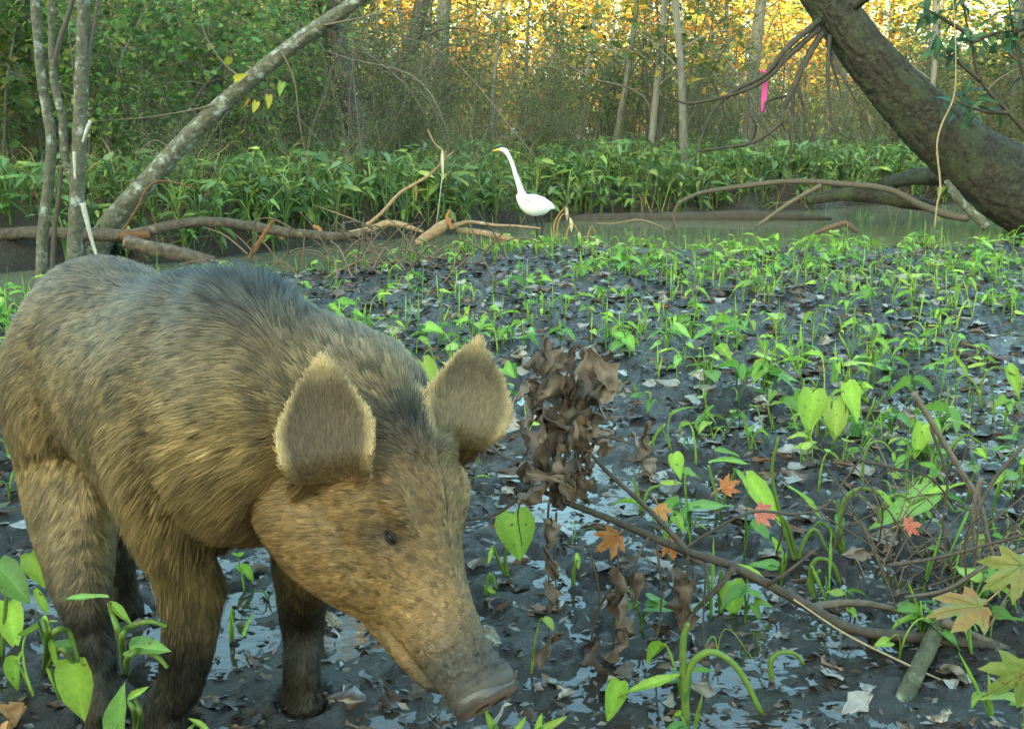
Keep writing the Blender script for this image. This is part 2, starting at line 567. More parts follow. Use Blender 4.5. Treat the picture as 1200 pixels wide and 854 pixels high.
ARROW = [(0, -.38), (.20, -.46), (.40, -.40), (.50, -.12), (.45, .12), (.32, .42), (.16, .72), (0, 1.0)]   # half outline, notch at the base
HEART = [(0, -.20), (.14, -.34), (.36, -.34), (.50, -.06), (.47, .20), (.35, .50), (.18, .78), (0, 1.0)]
LANCE = [(0, -.05), (.10, -.02), (.20, .15), (.24, .35), (.21, .58), (.13, .80), (.05, .95), (0, 1.0)]
def blade(mb, base, direc, normal, L, W, outline=ARROW, fold=.35, curl=.25, col=(.2, .35, .06), rib=1.25, wave=.04, seg=1):
    """a leaf blade with a midrib crease; base = where the stalk joins"""
    d = unit(direc); nrm = np.asarray(normal, float); nrm = unit(nrm - d * np.dot(nrm, d)); s = np.cross(d, nrm)
    rows = []
    V, C = [], []
    col = np.asarray(col, float)
    fr = rng.uniform(0, 6)
    for sg in (1, -1):
        for k, (w, t) in enumerate(outline):
            for q in (0.0, .55, 1.0):
                x = w * q * W * sg
                tt = t if w < .01 or q == 1 else (t * (1 - .25 * (1 - q)) if t > -.1 else t * (.55 + .45 * q))
                up = abs(x) * fold - curl * L * max(tt, 0) ** 2 * .8 + wave * L * math.sin(fr + tt * 7 + sg) * q
                V.append(np.asarray(base) + d * (tt * L) + s * x + nrm * up)
                C.append(col * (rib if q == 0 else 1.0) * (1.0 if q < 1 else .92))
    n = len(outline) * 3
    f = []
    for o in (0, n):
        for k in range(len(outline) - 1):
            for q in range(2):
                a = o + k * 3 + q; b = a + 3
                f.append((a, b, b + 1, a + 1) if o == 0 else (a, a + 1, b + 1, b))
    mb.add(V, f, np.array(C))
def arch(h, reach, ang, hook, n=7):
    """points of a stalk that rises and arches over"""
    t = np.linspace(0, 1, n)
    r = reach * (t ** 1.8)
    z = h * (np.sin(t * np.pi / 2 * (1 + hook * .75)) if hook > 0 else t)
    return np.stack([r * math.cos(ang), r * math.sin(ang), z], 1)

# ------------------------------------------------------------------ young shoots on the mud
SPROUT_COL = [(.24, .38, .05), (.30, .44, .065), (.18, .32, .055), (.35, .45, .085), (.22, .37, .09), (.14, .27, .065)]
def make_sprout(kind):
    """kind: 0 leafy clump, 1 single leaf, 2 hooked stalks, 3 rolled spikes"""
    pr_ = Proto()
    ns = {0: rng.integers(3, 6), 1: rng.integers(1, 3), 2: rng.integers(2, 5), 3: rng.integers(2, 4)}[kind]
    a0 = rng.uniform(0, 6.28)
    for k in range(ns):
        ang = a0 + k * 6.28 / ns + rng.uniform(-.6, .6)
        h = rng.uniform(.07, .16) * (1.25 if k == 0 else .9)
        col = np.array(SPROUT_COL[rng.integers(0, len(SPROUT_COL))]) * rng.uniform(.85, 1.1)
        r0 = rng.uniform(.0026, .0048)
        if kind == 3 and k == 0 or kind == 3 and rng.random() < .5:
            mb = MB()
            top = np.array((rng.normal(0, .02), rng.normal(0, .02), h * 1.1))
            tube(mb, [(0, 0, -.02), top * .45, top * .8, top * 1.25], [r0, r0 * .9, r0 * 1.6, .0006], 5, 8, col)
            pr_.part('stem', mb, MATS['leaf_sprout'])
            continue
        hook = rng.uniform(.3, 1.1) if kind == 2 else rng.uniform(0, .45)
        pts = arch(h, h * rng.uniform(.3, .9) * (1.3 if kind == 2 else .7), ang, hook)
        pts[0, 2] = -.02
        mb = MB()
        tube(mb, pts, np.linspace(r0 * 1.2, r0 * .7, len(pts)), 5, 9, col * np.array((.85, .85, .9)))
        pr_.part('stem', mb, MATS['leaf_sprout'])
        if kind != 2 or rng.random() < .65:
            tip = pts[-1]; d = unit(pts[-1] - pts[-2])
            dd = unit(d * .6 + np.array((math.cos(ang), math.sin(ang), rng.uniform(-.7, .45))))
            L = rng.uniform(.045, .10) * (1.15 if kind < 2 else .75)
            fold = rng.uniform(.15, .9)
            mb = MB()
            blade(mb, tip, dd, np.array((rng.normal(0, .45), rng.normal(0, .45), 1.0)), L, L * rng.uniform(.55, .85), ARROW if rng.random() < .45 else (HEART if rng.random() < .6 else LANCE), fold, rng.uniform(.05, .5), col)
            pr_.part('leaf', mb, MATS['leaf_sprout'])
    return pr_
SPROUTS = [make_sprout(k % 4) for k in range(28)]

# ------------------------------------------------------------------ arrow-leaved plants of the far bank
ARUM_COL = [(.17, .26, .075), (.23, .33, .08), (.15, .23, .08), (.31, .36, .09), (.18, .26, .12), (.12, .19, .07)]
def make_arum(n):
    pr_ = Proto()
    st, lf = MB(), MB()
    for k in range(n):
        ang = rng.uniform(0, 6.28); h = rng.uniform(.10, .40)
        pts = arch(h, h * rng.uniform(.15, .55), ang, rng.uniform(0, .3), 5)
        col = np.array(ARUM_COL[rng.integers(0, 6)]) * rng.uniform(.8, 1.2)
        tube(st, pts, np.linspace(.008, .004, 5), 3, None, col * 1.1, cap=False)
        L = rng.uniform(.05, .14)
        d = unit(np.array((math.cos(ang), math.sin(ang), rng.uniform(-.9, .3))))
        blade(lf, pts[-1], d, np.array((rng.normal(0, .3), rng.normal(0, .3) - .3, 1.0)), L, L * rng.uniform(.4, .8), ARROW if rng.random() < .5 else (HEART if rng.random() < .4 else LANCE), .3, .2, col)
    pr_.part('stem', st, MATS['leaf_green'])
    pr_.part('foliage', lf, MATS['leaf_green'])
    return pr_
ARUMS = [make_arum(int(rng.integers(8, 14))) for _ in range(12)]

# ------------------------------------------------------------------ thicket shrubs
SHRUB_COL = [(.10, .165, .05), (.135, .20, .055), (.08, .135, .05), (.165, .21, .06), (.20, .19, .06), (.18, .13, .05)]
def make_shrub(h, stems, leaves, lsize, spread, cols=SHRUB_COL, leafy=1.0, thick=.012, ratio=.5, tw=1.0):
    pr_ = Proto()
    wd, fo = MB(), MB()
    anchors = []
    for k in range(stems):
        a = rng.uniform(0, 6.28); r = rng.uniform(.02, .22) * spread
        x0, y0 = r * math.cos(a), r * math.sin(a)
        hh = h * rng.uniform(.5, 1.0)
        lx, ly = rng.normal(0, .36) * spread, rng.normal(0, .36) * spread
        p = np.array([(x0, y0, -.1), (x0 + lx * .25 + rng.normal(0, .05), y0 + ly * .25, hh * .35), (x0 + lx * .6 + rng.normal(0, .08), y0 + ly * .6 + rng.normal(0, .06), hh * .7), (x0 + lx, y0 + ly, hh)])
        th = thick * rng.uniform(.6, 1.5)
        tube(wd, p, [th, th * .8, th * .5, th * .2], 4, 7, np.ones(3) * rng.uniform(.7, 1.35) * tw, cap=False)
        q = smooth_path(p, 14)
        for t in range(3, 14):
            for _ in range(2):
                d = unit(np.array((rng.normal(), rng.normal(), rng.uniform(-.2, .7))))
                L = rng.uniform(.15, .6) * h * .30
                e = q[t] + d * L; mdl = q[t] + d * L * .5 + rng.normal(0, .05, 3) * L * 2
                tube(wd, [q[t], mdl, e], [th * .28, th * .2, th * .1], 3, None, np.ones(3) * rng.uniform(.7, 1.3) * tw, cap=False)
                anchors.append((q[t], e))
    if leaves:
        i = rng.integers(0, len(anchors), leaves)
        A = np.array([a for a, b in anchors])[i]; B = np.array([b for a, b in anchors])[i]
        pos = A + (B - A) * rng.uniform(.15, 1.08, (leaves, 1)) + rng.normal(0, .035 * spread, (leaves, 3))
        diamonds(fo, pos, lsize, pick(cols, leaves), ratio=ratio)
    pr_.part('branchwork', wd, MATS['twig_bark'])
    if leaves:
        pr_.part('foliage', fo, MATS['leaf_green'])
    return pr_
SHRUBS = [make_shrub(rng.uniform(2.4, 4.2), 8, 1500, .075, 1.8) for _ in range(6)]
WISPS = [make_shrub(rng.uniform(1.9, 3.3), 11, 800, .060, 2.2, [(.15, .20, .065), (.18, .22, .07), (.11, .17, .06), (.22, .18, .06)], thick=.010, tw=1.4) for _ in range(5)]
BROADS = [make_shrub(rng.uniform(2.2, 2.9), 7, 1300, .085, 1.7, [(.13, .22, .06), (.17, .27, .07), (.11, .18, .06), (.25, .26, .065)], thick=.012, ratio=.72, tw=2.0) for _ in range(3)]

# ------------------------------------------------------------------ trees
def make_tree(h, r, crown_z, crown_r, leaves, cols, lsize=.16, bark='bark_grey', lean=(0, 0), limbs=9, droopy=.3):
    pr_ = Proto()
    tk, cr, br = MB(), MB(), MB()
    p = [(0, 0, -.2), (0, 0, .15), (lean[0] * .25 + rng.normal(0, .05), lean[1] * .25, h * .3), (lean[0] * .6 + rng.normal(0, .1), lean[1] * .6, h * .65), (lean[0], lean[1], h)]
    tube(tk, p, [r * 1.5, r * 1.12, r * .92, r * .6, r * .15], 9, 20, np.ones(3), rough=.05)
    q = smooth_path(p, 30)
    pos = []
    for k in range(limbs):
        t = rng.uniform(crown_z / h, .98); b = q[int(t * 29)]
        a = rng.uniform(0, 6.28); L = crown_r * rng.uniform(.5, 1.1) * (1.1 - .5 * t)
        e = b + np.array((math.cos(a) * L, math.sin(a) * L, L * rng.uniform(.1, .7)))
        m_ = (b + e) / 2 + np.array((0, 0, L * .12))
        tube(br, [b, m_, e], [r * .30, r * .18, r * .05], 5, 6, np.ones(3), cap=False)
        for j in range(5):
            u = rng.uniform(.3, 1.0); c0 = b + (e - b) * u
            e2 = c0 + unit(rng.normal(0, 1, 3) * np.array((1, 1, .6))) * L * rng.uniform(.25, .5)
            tube(br, [c0, e2], [r * .08, r * .02], 3, None, np.ones(3), cap=False)
            pos.append((c0, e2))
    if leaves:
        i = rng.integers(0, len(pos), leaves)
        A = np.array([a for a, b in pos])[i]; B = np.array([b for a, b in pos])[i]
        pp = A + (B - A) * rng.uniform(.2, 1.15, (leaves, 1)) + rng.normal(0, crown_r * .10, (leaves, 3))
        diamonds(cr, pp, lsize, pick(cols, leaves), droopy, .55)
    pr_.part('trunk', tk, MATS[bark])
    pr_.part('branchwork', br, MATS[bark])
    if leaves:
        pr_.part('crown', cr, MATS['leaf_far'])
    return pr_
GOLD = [(.46, .26, .045), (.50, .31, .055), (.36, .29, .05), (.20, .22, .05), (.48, .21, .035)]
GREEN = [(.10, .15, .045), (.13, .17, .05), (.085, .12, .04), (.20, .18, .05)]

# ------------------------------------------------------------------ far wood: one mass of sunlit foliage with gaps
def far_wood():
    cl, tk = MB(), MB()
    n = 1400
    for k in range(n):
        Y = rng.uniform(34, 78); X = rng.uniform(-.72, .72) * Y
        zc = rng.uniform(.0, 1.0) * Y * .15 + rng.uniform(0, 1.0)
        R0 = rng.uniform(1.0, 2.4)
        m_ = 95
        c = np.array((X, Y, zc))
        pos = c + rng.normal(0, .5, (m_, 3)) * np.array((R0, R0, R0 * .8))
        g = vnoise(np.array([X * .12]), np.array([zc * .25 + Y * .05]), 77)[0]
        cols = GOLD if g > .43 else GREEN + [GOLD[2]]
        diamonds(cl, pos, rng.uniform(.26, .44), pick(cols, m_), .3, .6)
    pr_ = Proto().part('foliage', cl, MATS['leaf_far'])
    return pr_
# ================================================================== the wood beyond the creek
fw = far_wood()
fwo = link('far_woodland', merge([(fw, (0, 0, 0), 0, 1)], [MATS['leaf_far']]))
fwo['kind'] = 'stuff'
fwo['label'] = 'golden and green sunlit foliage of the woodland far behind the thicket'

def on_ground(x, y, dz=0.0):
    return (x, y, gz(x, y) + dz)
# tall trees with straight trunks
T_GREY = [make_tree(rng.uniform(7.5, 9), .16, 4.2, 2.0, 700, GREEN + [GOLD[2]], .20, 'bark_grey', (rng.normal(0, .5), rng.normal(0, .4))) for _ in range(3)]
T_DARK = [make_tree(rng.uniform(6.5, 7.5), .15, 3.6, 1.8, 600, GREEN, .18, 'bark_dark', (rng.normal(0, 1.2), 0)) for _ in range(2)]
T_GOLD = [make_tree(rng.uniform(9.5, 11.5), .14, 3.8, 2.2, 1100, GOLD, .22, 'bark_sunlit', (rng.normal(0, .12), rng.normal(0, .12))) for _ in range(3)]
T_THIN = [make_tree(rng.uniform(5, 6.5), .045, 2.4, 1.3, 300, GREEN + GOLD[1:3], .15, 'bark_grey', (rng.normal(0, .9), rng.normal(0, .5)), 8) for _ in range(3)]
def put_tree(pr_, u, Y, name, label, group, sc=1.0, rz=None):
    x = (u - 600.0) / F * Y / .99
    return pr_.place(name, label, 'tree', group, on_ground(x, Y), rng.uniform(0, 6.28) if rz is None else rz, sc)
put_tree(T_GREY[0], 516, 21, 'tall_tree', 'straight grey trunked tree standing in the thicket behind the egret', None, .95)
put_tree(T_GOLD[0], 414, 24, 'tall_tree', 'pale trunked tree lit gold by the sun beside a dark leaning tree', None, 1.25)
for k, (u, Y, s) in enumerate(((751, 40, .9), (781, 36, .8), (955, 44, .8), (812, 46, .6), (1045, 42, .9), (572, 38, .7), (345, 38, .9), (150, 40, 1.0), (490, 46, .7))):
    put_tree(T_GOLD[k % 3], u, Y, 'sunlit_tree', 'slender pale trunk with golden leaves catching the sun deep in the wood', 'sunlit trees deep in the wood', s)
for k, (u, Y, s) in enumerate(((868, 24, .9), (1066, 27, .8), (1165, 22, .9), (648, 30, .6), (712, 34, .8), (195, 20, 1.0), (20, 24, 1.0), (318, 27, .7), (1010, 33, .9))):
    put_tree(T_GREY[k % 3], u, Y, 'woodland_tree', 'grey trunked tree with green crown standing among the thicket shrubs', 'grey trees among the thicket', s)
for k, (u, Y, s) in enumerate(((432, 13.2, .85), (262, 12.4, .7), (455, 19, 1.0), (1185, 17, .7), (-60, 15, .9), (1290, 15, .9))):
    put_tree(T_DARK[k % 2], u, Y, 'dark_tree', 'dark barked tree leaning a little within the thicket', 'dark trees in the thicket', s)
for k in range(64):
    u, Y = rng.uniform(-80, 1280), rng.uniform(13.5, 30)
    if Y < bank_far(np.array([(u - 600.0) / F * Y]))[0] + 1.2 or 865 < u < 925:
        continue
    put_tree(T_THIN[k % 3], u, Y, 'sapling', 'thin upright grey sapling among the thicket shrubs', 'thin saplings in the thicket', rng.uniform(.6, 1.1))
# thicket
for k in range(190):
    Y = rng.uniform(14, 34); x = rng.uniform(-.6, .6) * Y
    if Y < bank_far(np.array([x]))[0] + 2.6:
        continue
    if x / Y > -.12 and rng.random() < .28:
        continue
    SHRUBS[k % 6].place('thicket_shrub', 'leafy green shrub with thin tangled stems in the thicket beyond the creek', 'shrub', 'leafy shrubs of the thicket', on_ground(x, Y), rng.uniform(0, 6.28), rng.uniform(.75, 1.3) if x / Y < -.14 else rng.uniform(.55, .98))
for k in range(150):
    Y = rng.uniform(12.5, 30); x = rng.uniform(-.6, .6) * Y
    if Y < bank_far(np.array([x]))[0] + 1.6:
        continue
    WISPS[k % 5].place('bare_shrub', 'nearly leafless brown shrub of thin wispy stems in the thicket', 'shrub', 'wispy shrubs of the thicket', on_ground(x, Y), rng.uniform(0, 6.28), rng.uniform(.7, 1.15))
for k, (u, Y, s) in enumerate(((15, 9.6, 1.1), (90, 10.2, 1.0), (170, 10.6, 1.1), (235, 11.4, 1.0), (300, 11.8, .9), (-50, 9.4, 1.2), (130, 9.4, .9), (360, 13, .9), (60, 11.5, 1.2), (200, 12.6, 1.2), (290, 13.5, 1.2))):
    x = (u - 600.0) / F * Y
    BROADS[k % 3].place('broadleaf_shrub', 'shrub with round bright green leaves growing behind the leaning mossy trunk', 'shrub', 'round-leaved shrubs on the far bank', on_ground(x, Y), rng.uniform(0, 6.28), s)

for k in range(46):
    x = rng.uniform(-5.5, 8.5); Y = bank_far(np.array([x]))[0] + rng.uniform(.6, 5)
    WISPS[k % 5].place('bare_shrub', 'low wispy brown shrub poking through the arrow-leaved plants of the far bank', 'shrub', 'low wispy shrubs on the far bank', on_ground(x, Y), rng.uniform(0, 6.28), rng.uniform(.28, .55))
for k in range(70):
    x = rng.uniform(-6, 9); Y = bank_far(np.array([x]))[0] + rng.uniform(1.0, 6.5)
    SHRUBS[k % 6].place('low_shrub', 'low leafy bush growing among the arrow-leaved plants of the far bank', 'shrub', 'low leafy bushes on the far bank', on_ground(x, Y), rng.uniform(0, 6.28), rng.uniform(.2, .45))
for k in range(34):                                        # lianas and bare boughs strung through the thicket
    Y = rng.uniform(11.5, 16); x = rng.uniform(-.55, .45) * Y
    if Y < bank_far(np.array([x]))[0] + 1.0:
        continue
    z0 = gz(x, Y); sx = rng.choice([-1, 1]); L = rng.uniform(1.0, 3.0)
    pts = [(x, Y, z0 - .05), (x + sx * L * .15, Y + rng.normal(0, .2), z0 + rng.uniform(.5, 1.1)), (x + sx * L * .5, Y + rng.normal(0, .3), z0 + rng.uniform(1.0, 1.9)), (x + sx * L, Y + rng.normal(0, .3), z0 + rng.uniform(.7, 2.6))]
    r_ = rng.uniform(.006, .020)
    mb = MB(); tube(mb, [np.array(q) - np.array(pts[0]) for q in pts], [r_, r_ * .8, r_ * .6, r_ * .3], 5, 18, np.ones(3) * rng.uniform(.7, 2.4), .1)
    o = mb.build('liana', MATS['twig_bark']); o.location = pts[0]
    tag(o, 'thin bare liana arching through the thicket beyond the creek', 'vine', 'lianas in the thicket')
# arrow-leaved plants along the far bank
cand = []
while len(cand) < 900:
    Y = rng.uniform(7.8, 21); x = rng.uniform(-.58, .58) * Y
    d = Y - bank_far(np.array([x]))[0]
    if d < .15 or rng.random() > math.exp(-d / 5.0):
        continue
    cand.append((Y, x))
for x in np.concatenate([np.linspace(-5, 8, 150), np.linspace(-4.8, 7.8, 110)]):
    Y = bank_far(np.array([x]))[0] + rng.uniform(.0, .8)
    cand.append((Y, x + rng.normal(0, .04)))
cand.sort()
for k, (Y, x) in enumerate(cand[:290]):
    ARUMS[k % 12].place('arrow_leaf_plant', 'green plant with arrow-shaped leaves on the far bank of the creek', 'plant', 'arrow-leaved plants on the far bank', on_ground(x, Y), rng.uniform(0, 6.28), .35 + 1.1 * fbm(np.array([x]), np.array([Y]), .8, 3, 71)[0] * rng.uniform(.7, 1.1))
gc = link('ground_cover', merge([(ARUMS[k % 12], on_ground(x, Y), rng.uniform(0, 6.28), rng.uniform(.75, 1.3)) for k, (Y, x) in enumerate(cand[290:])], [MATS['leaf_green']]))
gc['kind'] = 'stuff'
gc['label'] = 'low green ground cover under the thicket beyond the creek'
# grass along the far bank
n = 24000
Y = rng.uniform(7.8, 22, n); X = rng.uniform(-.58, .58, n) * Y
d = Y - bank_far(X)
k_ = (d > -.02) & (rng.random(n) < np.exp(-d / 5))
X, Y = X[k_], Y[k_]; Z = ground_z(X, Y); n = len(X)
p0 = np.stack([X, Y, Z - .02], 1)
ln = rng.uniform(.2, .75, n)[:, None]
dv = unit(rng.normal(0, .45, (n, 3)) + np.array((0, 0, 1.0)))
sd = unit(np.cross(dv, rng.normal(0, 1, (n, 3)))) * rng.uniform(.003, .006, n)[:, None]
p1 = p0 + dv * ln * .6; p2 = p0 + dv * ln * .9 + (dv * np.array((1, 1, 0))) * ln * .5 - np.array((0, 0, .08)) * ln
V = np.stack([p0 - sd, p0 + sd, p1 + sd * .8, p1 - sd * .8, p2], 1).reshape(-1, 3)
Cg = np.repeat(pick([(.14, .22, .05), (.22, .27, .06), (.10, .17, .05), (.30, .24, .09), (.16, .11, .06)], n), 5, axis=0)
b = np.arange(n)[:, None] * 5
gr = link('bank_grass', fast_mesh('bank_grass', V, b + np.array([[3, 2, 4]]), b + np.array([[0, 1, 2, 3]]), Cg, MATS['leaf_green']))
gr['kind'] = 'stuff'
gr['label'] = 'loose green and straw grass along the far bank of the creek'

# ------------------------------------------------------------------ unseen trees added behind the camera to keep the clearing in shade
LIT = []     # patches of ground the low sun reaches through gaps cut for it in their crowns: centre x, y, half sizes
for u, v, hw_, hd in ((500, 272, .95, .55), (440, 262, .5, .5), (655, 268, .35, .45), (20, 300, .7, .8), (600, 285, .55, .35), (240, 285, .5, .35), (740, 290, .6, .3)):
    g = G(u, v, 0.1)
    LIT.append((g.x, g.y, hw_, hd))
def added_shade_trees():
    sd = np.array(SUN_DIR)
    k = 0
    for i, x0 in enumerate(np.arange(-56, 4, 5.0)):
        y0 = -40 + rng.normal(0, 1.5); x0 = x0 + rng.normal(0, .6)
        H_ = rng.uniform(24, 27)
        n = 6800
        pos = np.stack([x0 + rng.normal(0, 2.6, n), y0 + rng.normal(0, 2.0, n), rng.uniform(.1, H_, n)], 1)
        t = (pos[:, 2] - .12) / sd[2]
        gx, gy = pos[:, 0] - sd[0] * t, pos[:, 1] - sd[1] * t
        cut = np.zeros(n, bool)
        for (cx, cy, a, b_) in LIT:
            cut |= ((gx - cx) / a) ** 2 + ((gy - cy) / b_) ** 2 < 1.0
        pos = pos[~cut]
        tr = thing('added_shade_tree', 'unseen leafy tree added behind the camera to shade the mud', 'tree', on_ground(x0, y0), 0, 'added trees shading the clearing')
        loc = np.array(tr.location)
        tk, cr = MB(), MB()
        tube(tk, [(0, 0, -.2), (0, 0, 3), (.2, 0, H_ * .6), (0, 0, H_)], [.5, .4, .25, .06], 8, 12)
        diamonds(cr, pos - loc, .92, pick(GREEN, len(pos)), .3, .7)
        tk.build('trunk', MATS['bark_dark'], tr)
        cr.build('crown', MATS['leaf_far'], tr)
added_shade_trees()
# ================================================================== trunks, logs and branches across the creek
def px_path(pts, Y):
    """(u, v[, dy]) -> points at distance Y (+dy)"""
    return [P(q[0], q[1], Y + (q[2] if len(q) > 2 else 0)) for q in pts]
def branch_obj(name, mat, pts, rad, parent=None, sides=8, n=None, rough=.08, col=(1, 1, 1), origin=None, fissure=None):
    mb = MB()
    pts = [Vector(p) for p in pts]
    o = origin if origin is not None else (parent['_o'] if parent is not None and '_o' in parent else None)
    if o is not None:
        pts = [p - Vector(o) for p in pts]
    tube(mb, pts, rad, sides, n or max(8, len(pts) * 5), col, rough, fissure=fissure)
    return mb.build(name, MATS[mat], parent)
def root_thing(name, label, cat, loc, group=None):
    t = thing(name, label, cat, loc, 0, group)
    t['_o'] = [float(q) for q in loc]
    return t
def single(name, label, cat, mat, pts, rad, sides=8, n=None, rough=.08, col=(1, 1, 1), group=None, fissure=None):
    """a log or stick that is one mesh, with its origin on its first point"""
    o = Vector(pts[0])
    if mat in ('dead_wood', 'log_bark', 'bark_moss') and fissure is None:
        sides, n, rough, fissure = 14, 70, .03, (.22 * float(np.mean(rad)), 9, 5.0)
    b = branch_obj(name, mat, pts, rad, None, sides, n, rough, col, origin=o, fissure=fissure)
    b.location = o
    return tag(b, label, cat, group)

# the big leaning tree on the right
base = G(1258, 262, .02)
lt = root_thing('leaning_tree', 'huge mossy trunk leaning over the creek with drooping dead branches', 'tree', base)
branch_obj('trunk', 'bark_moss', [base + Vector((.35, .1, -.35))] + px_path([(1262, 246), (1203, 224), (1146, 192), (1096, 151), (1050, 105), (1004, 50), (962, -10), (915, -80), (860, -170), (790, -290)], 10.0),
           [.60, .48, .385, .315, .268, .23, .205, .188, .175, .155, .13], lt, 72, 300, .012, fissure=(.022, 26, 2.6))
for pts, r0, r1 in (([(960, 24), (925, 54), (896, 87), (863, 105), (838, 127), (824, 156), (814, 189)], .038, .012), ([(960, 34), (925, 65), (900, 91), (870, 107), (834, 117), (802, 121), (778, 108)], .036, .010),
                    ([(962, 40), (940, 80), (929, 105), (918, 127), (914, 145), (882, 167), (850, 173), (818, 177)], .045, .013), ([(929, 103), (928, 156), (923, 200)], .024, .008), ([(934, 98), (947, 142), (961, 178)], .020, .007),
                    ([(972, 42), (970, 91), (976, 145), (994, 163)], .024, .008), ([(974, 60), (985, 85), (998, 109), (1027, 163)], .024, .009), ([(924, 112), (900, 118), (896, 127), (892, 145), (911, 165)], .017, .008),
                    ([(876, 98), (878, 130), (876, 158), (884, 170)], .012, .006), ([(968, 50), (985, 110), (990, 150)], .016, .006), ([(880, 168), (886, 150), (879, 135)], .012, .006), ([(1001, 8), (1020, -4), (1050, -14)], .05, .03)):
    q = px_path([(u, v, (-.30 if k else -.12) - .05 * k) for k, (u, v) in enumerate(pts)], 10.0)
    branch_obj('branch', 'bark_dark', q, list(np.linspace(r0 * .8, r1 * .7, len(q))), lt, 6, None, .18)
# pink marking tape tied to one of its branches
rb = MB()
top = P(896, 85, 9.62)
vs, fs = [], []
for i in range(13):
    t = i / 12
    a = math.sin(t * 4) * .25 + .1
    c = top + Vector((.004 * math.sin(t * 6) + .012 * t, .01, -.34 * t))
    s = Vector((math.cos(a), math.sin(a), .05)) * .021
    vs += [c - s, c + s]
fs = [(2 * i, 2 * i + 1, 2 * i + 3, 2 * i + 2) for i in range(12)]
rb.add([v - top for v in vs], fs, (.85, .09, .38))
tube(rb, [Vector((.03 * math.cos(a), .03 * math.sin(a), .010 * math.sin(a * 2))) for a in np.linspace(0, 6.28, 12)], .012, 5, None, (.85, .09, .38))
vs2 = [v - top + Vector((.012, .012, 0)) for v in vs[:20]]
rb.add(vs2, fs[:9], (.80, .08, .34))
rbo = rb.build('marking_ribbon', leaf_mat('pink_tape', .35, .4, .4, .05), None)
rbo.location = top
tag(rbo, 'bright pink marking tape hanging from a drooping dead branch', 'ribbon')

# fallen wood at the right of the creek
single('fallen_branch', 'long grey branch arching out of the creek below the leaning trunk', 'branch', 'twig_bark', px_path([(790, 268), (792, 243), (815, 228), (850, 221), (920, 213), (980, 215), (1040, 222), (1078, 240), (1112, 252), (1135, 256)], 9.7), [.012, .014, .017, .021, .024, .027, .030, .034, .036, .034], 8, 44, .12, (1.1, 1.05, .95))
single('fallen_branch', 'short forked stick slanting from the arching branch into the water', 'branch', 'twig_bark', px_path([(886, 266), (925, 238), (962, 217)], 9.6), [.016, .02, .022], 6, None, .08, (1.4, 1.3, 1.1))
single('sunken_log', 'long dark wet log lying along the water edge of the far bank', 'log', 'bark_dark', px_path([(640, 257), (690, 258), (780, 257), (900, 255), (975, 256)], 11.6), [.02, .07, .08, .07, .015], 9, 30, .1)
single('mossy_log', 'mossy log lying on the far bank beside the leaning trunk', 'log', 'bark_moss', px_path([(1035, 216), (1070, 208), (1108, 206)], 11.5), [.06, .09, .10], 9, None, .08)
single('bank_log', 'low brown log partly hidden by the arching grey branch', 'log', 'bark_moss', px_path([(945, 234), (1000, 228), (1060, 236), (1095, 242)], 10.8), [.05, .07, .07, .05], 8, None, .08)
single('floating_twig', 'thin bent twig floating on the creek beside the arching branch', 'twig', 'twig_bark', px_path([(700, 262), (722, 262), (752, 258), (786, 271)], 9.9), [.008, .010, .011, .008], 5, None, .1, (2.0, 1.8, 1.4))
single('drift_stick', 'dark stick poking from the water near the mud edge', 'stick', 'twig_bark', px_path([(950, 275), (975, 266), (990, 262), (1004, 272)], 9.2), [.012, .025, .028, .02], 6, None, .15, (1.3, 1, .8))
st = root_thing('mossy_stub', 'mossy broken stub with a pale dead vine beside the leaning trunk', 'branch', P(1152, 264, 9.1))
branch_obj('stem', 'bark_lichen', px_path([(1108, 212), (1118, 226), (1132, 243), (1156, 266)], 9.1), [.022, .036, .036, .042], st, 8, None, .15)
branch_obj('vine', 'twig_pale', px_path([(1116, -12), (1120, 60), (1118, 112), (1104, 145), (1098, 172), (1102, 218), (1098, 240), (1095, 268)], 9.05), [.004, .005, .006, .007, .008, .009, .008, .006], st, 6, 40, .15, (.75, .62, .42))

# the leaning sapling trunk and its neighbours on the left
b0 = G(108, 303, -.05)
lm_ = root_thing('mossy_tree', 'mossy grey young tree leaning steeply over fallen wood by the slim stems', 'tree', b0)
branch_obj('trunk', 'bark_lichen', [b0 + Vector((-.05, 0, -.15))] + px_path([(118, 282), (137, 252), (180, 205), (233, 148), (290, 97), (345, 52), (400, 14), (450, -22), (510, -70)], 7.8), [.11, .092, .078, .068, .062, .057, .052, .047, .042, .036], lm_, 28, 200, .03, fissure=(.006, 12, 6.0))
for pts, r in (([(380, 30), (420, 22), (470, 14), (520, 30)], .012), ([(290, 97), (262, 74), (240, 40), (232, 0)], .014), ([(262, 120), (230, 128), (170, 138), (110, 142)], .011), ([(205, 178), (180, 165), (150, 190)], .009), ([(330, 60), (345, 95), (352, 150), (365, 215)], .012), ([(180, 205), (150, 212), (120, 208)], .008)):
    branch_obj('branch', 'twig_bark', px_path(pts, 7.75), list(np.linspace(r * .8, r * .15, len(pts))), lm_, 5, None, .1, (1.6, 1.5, 1.3))
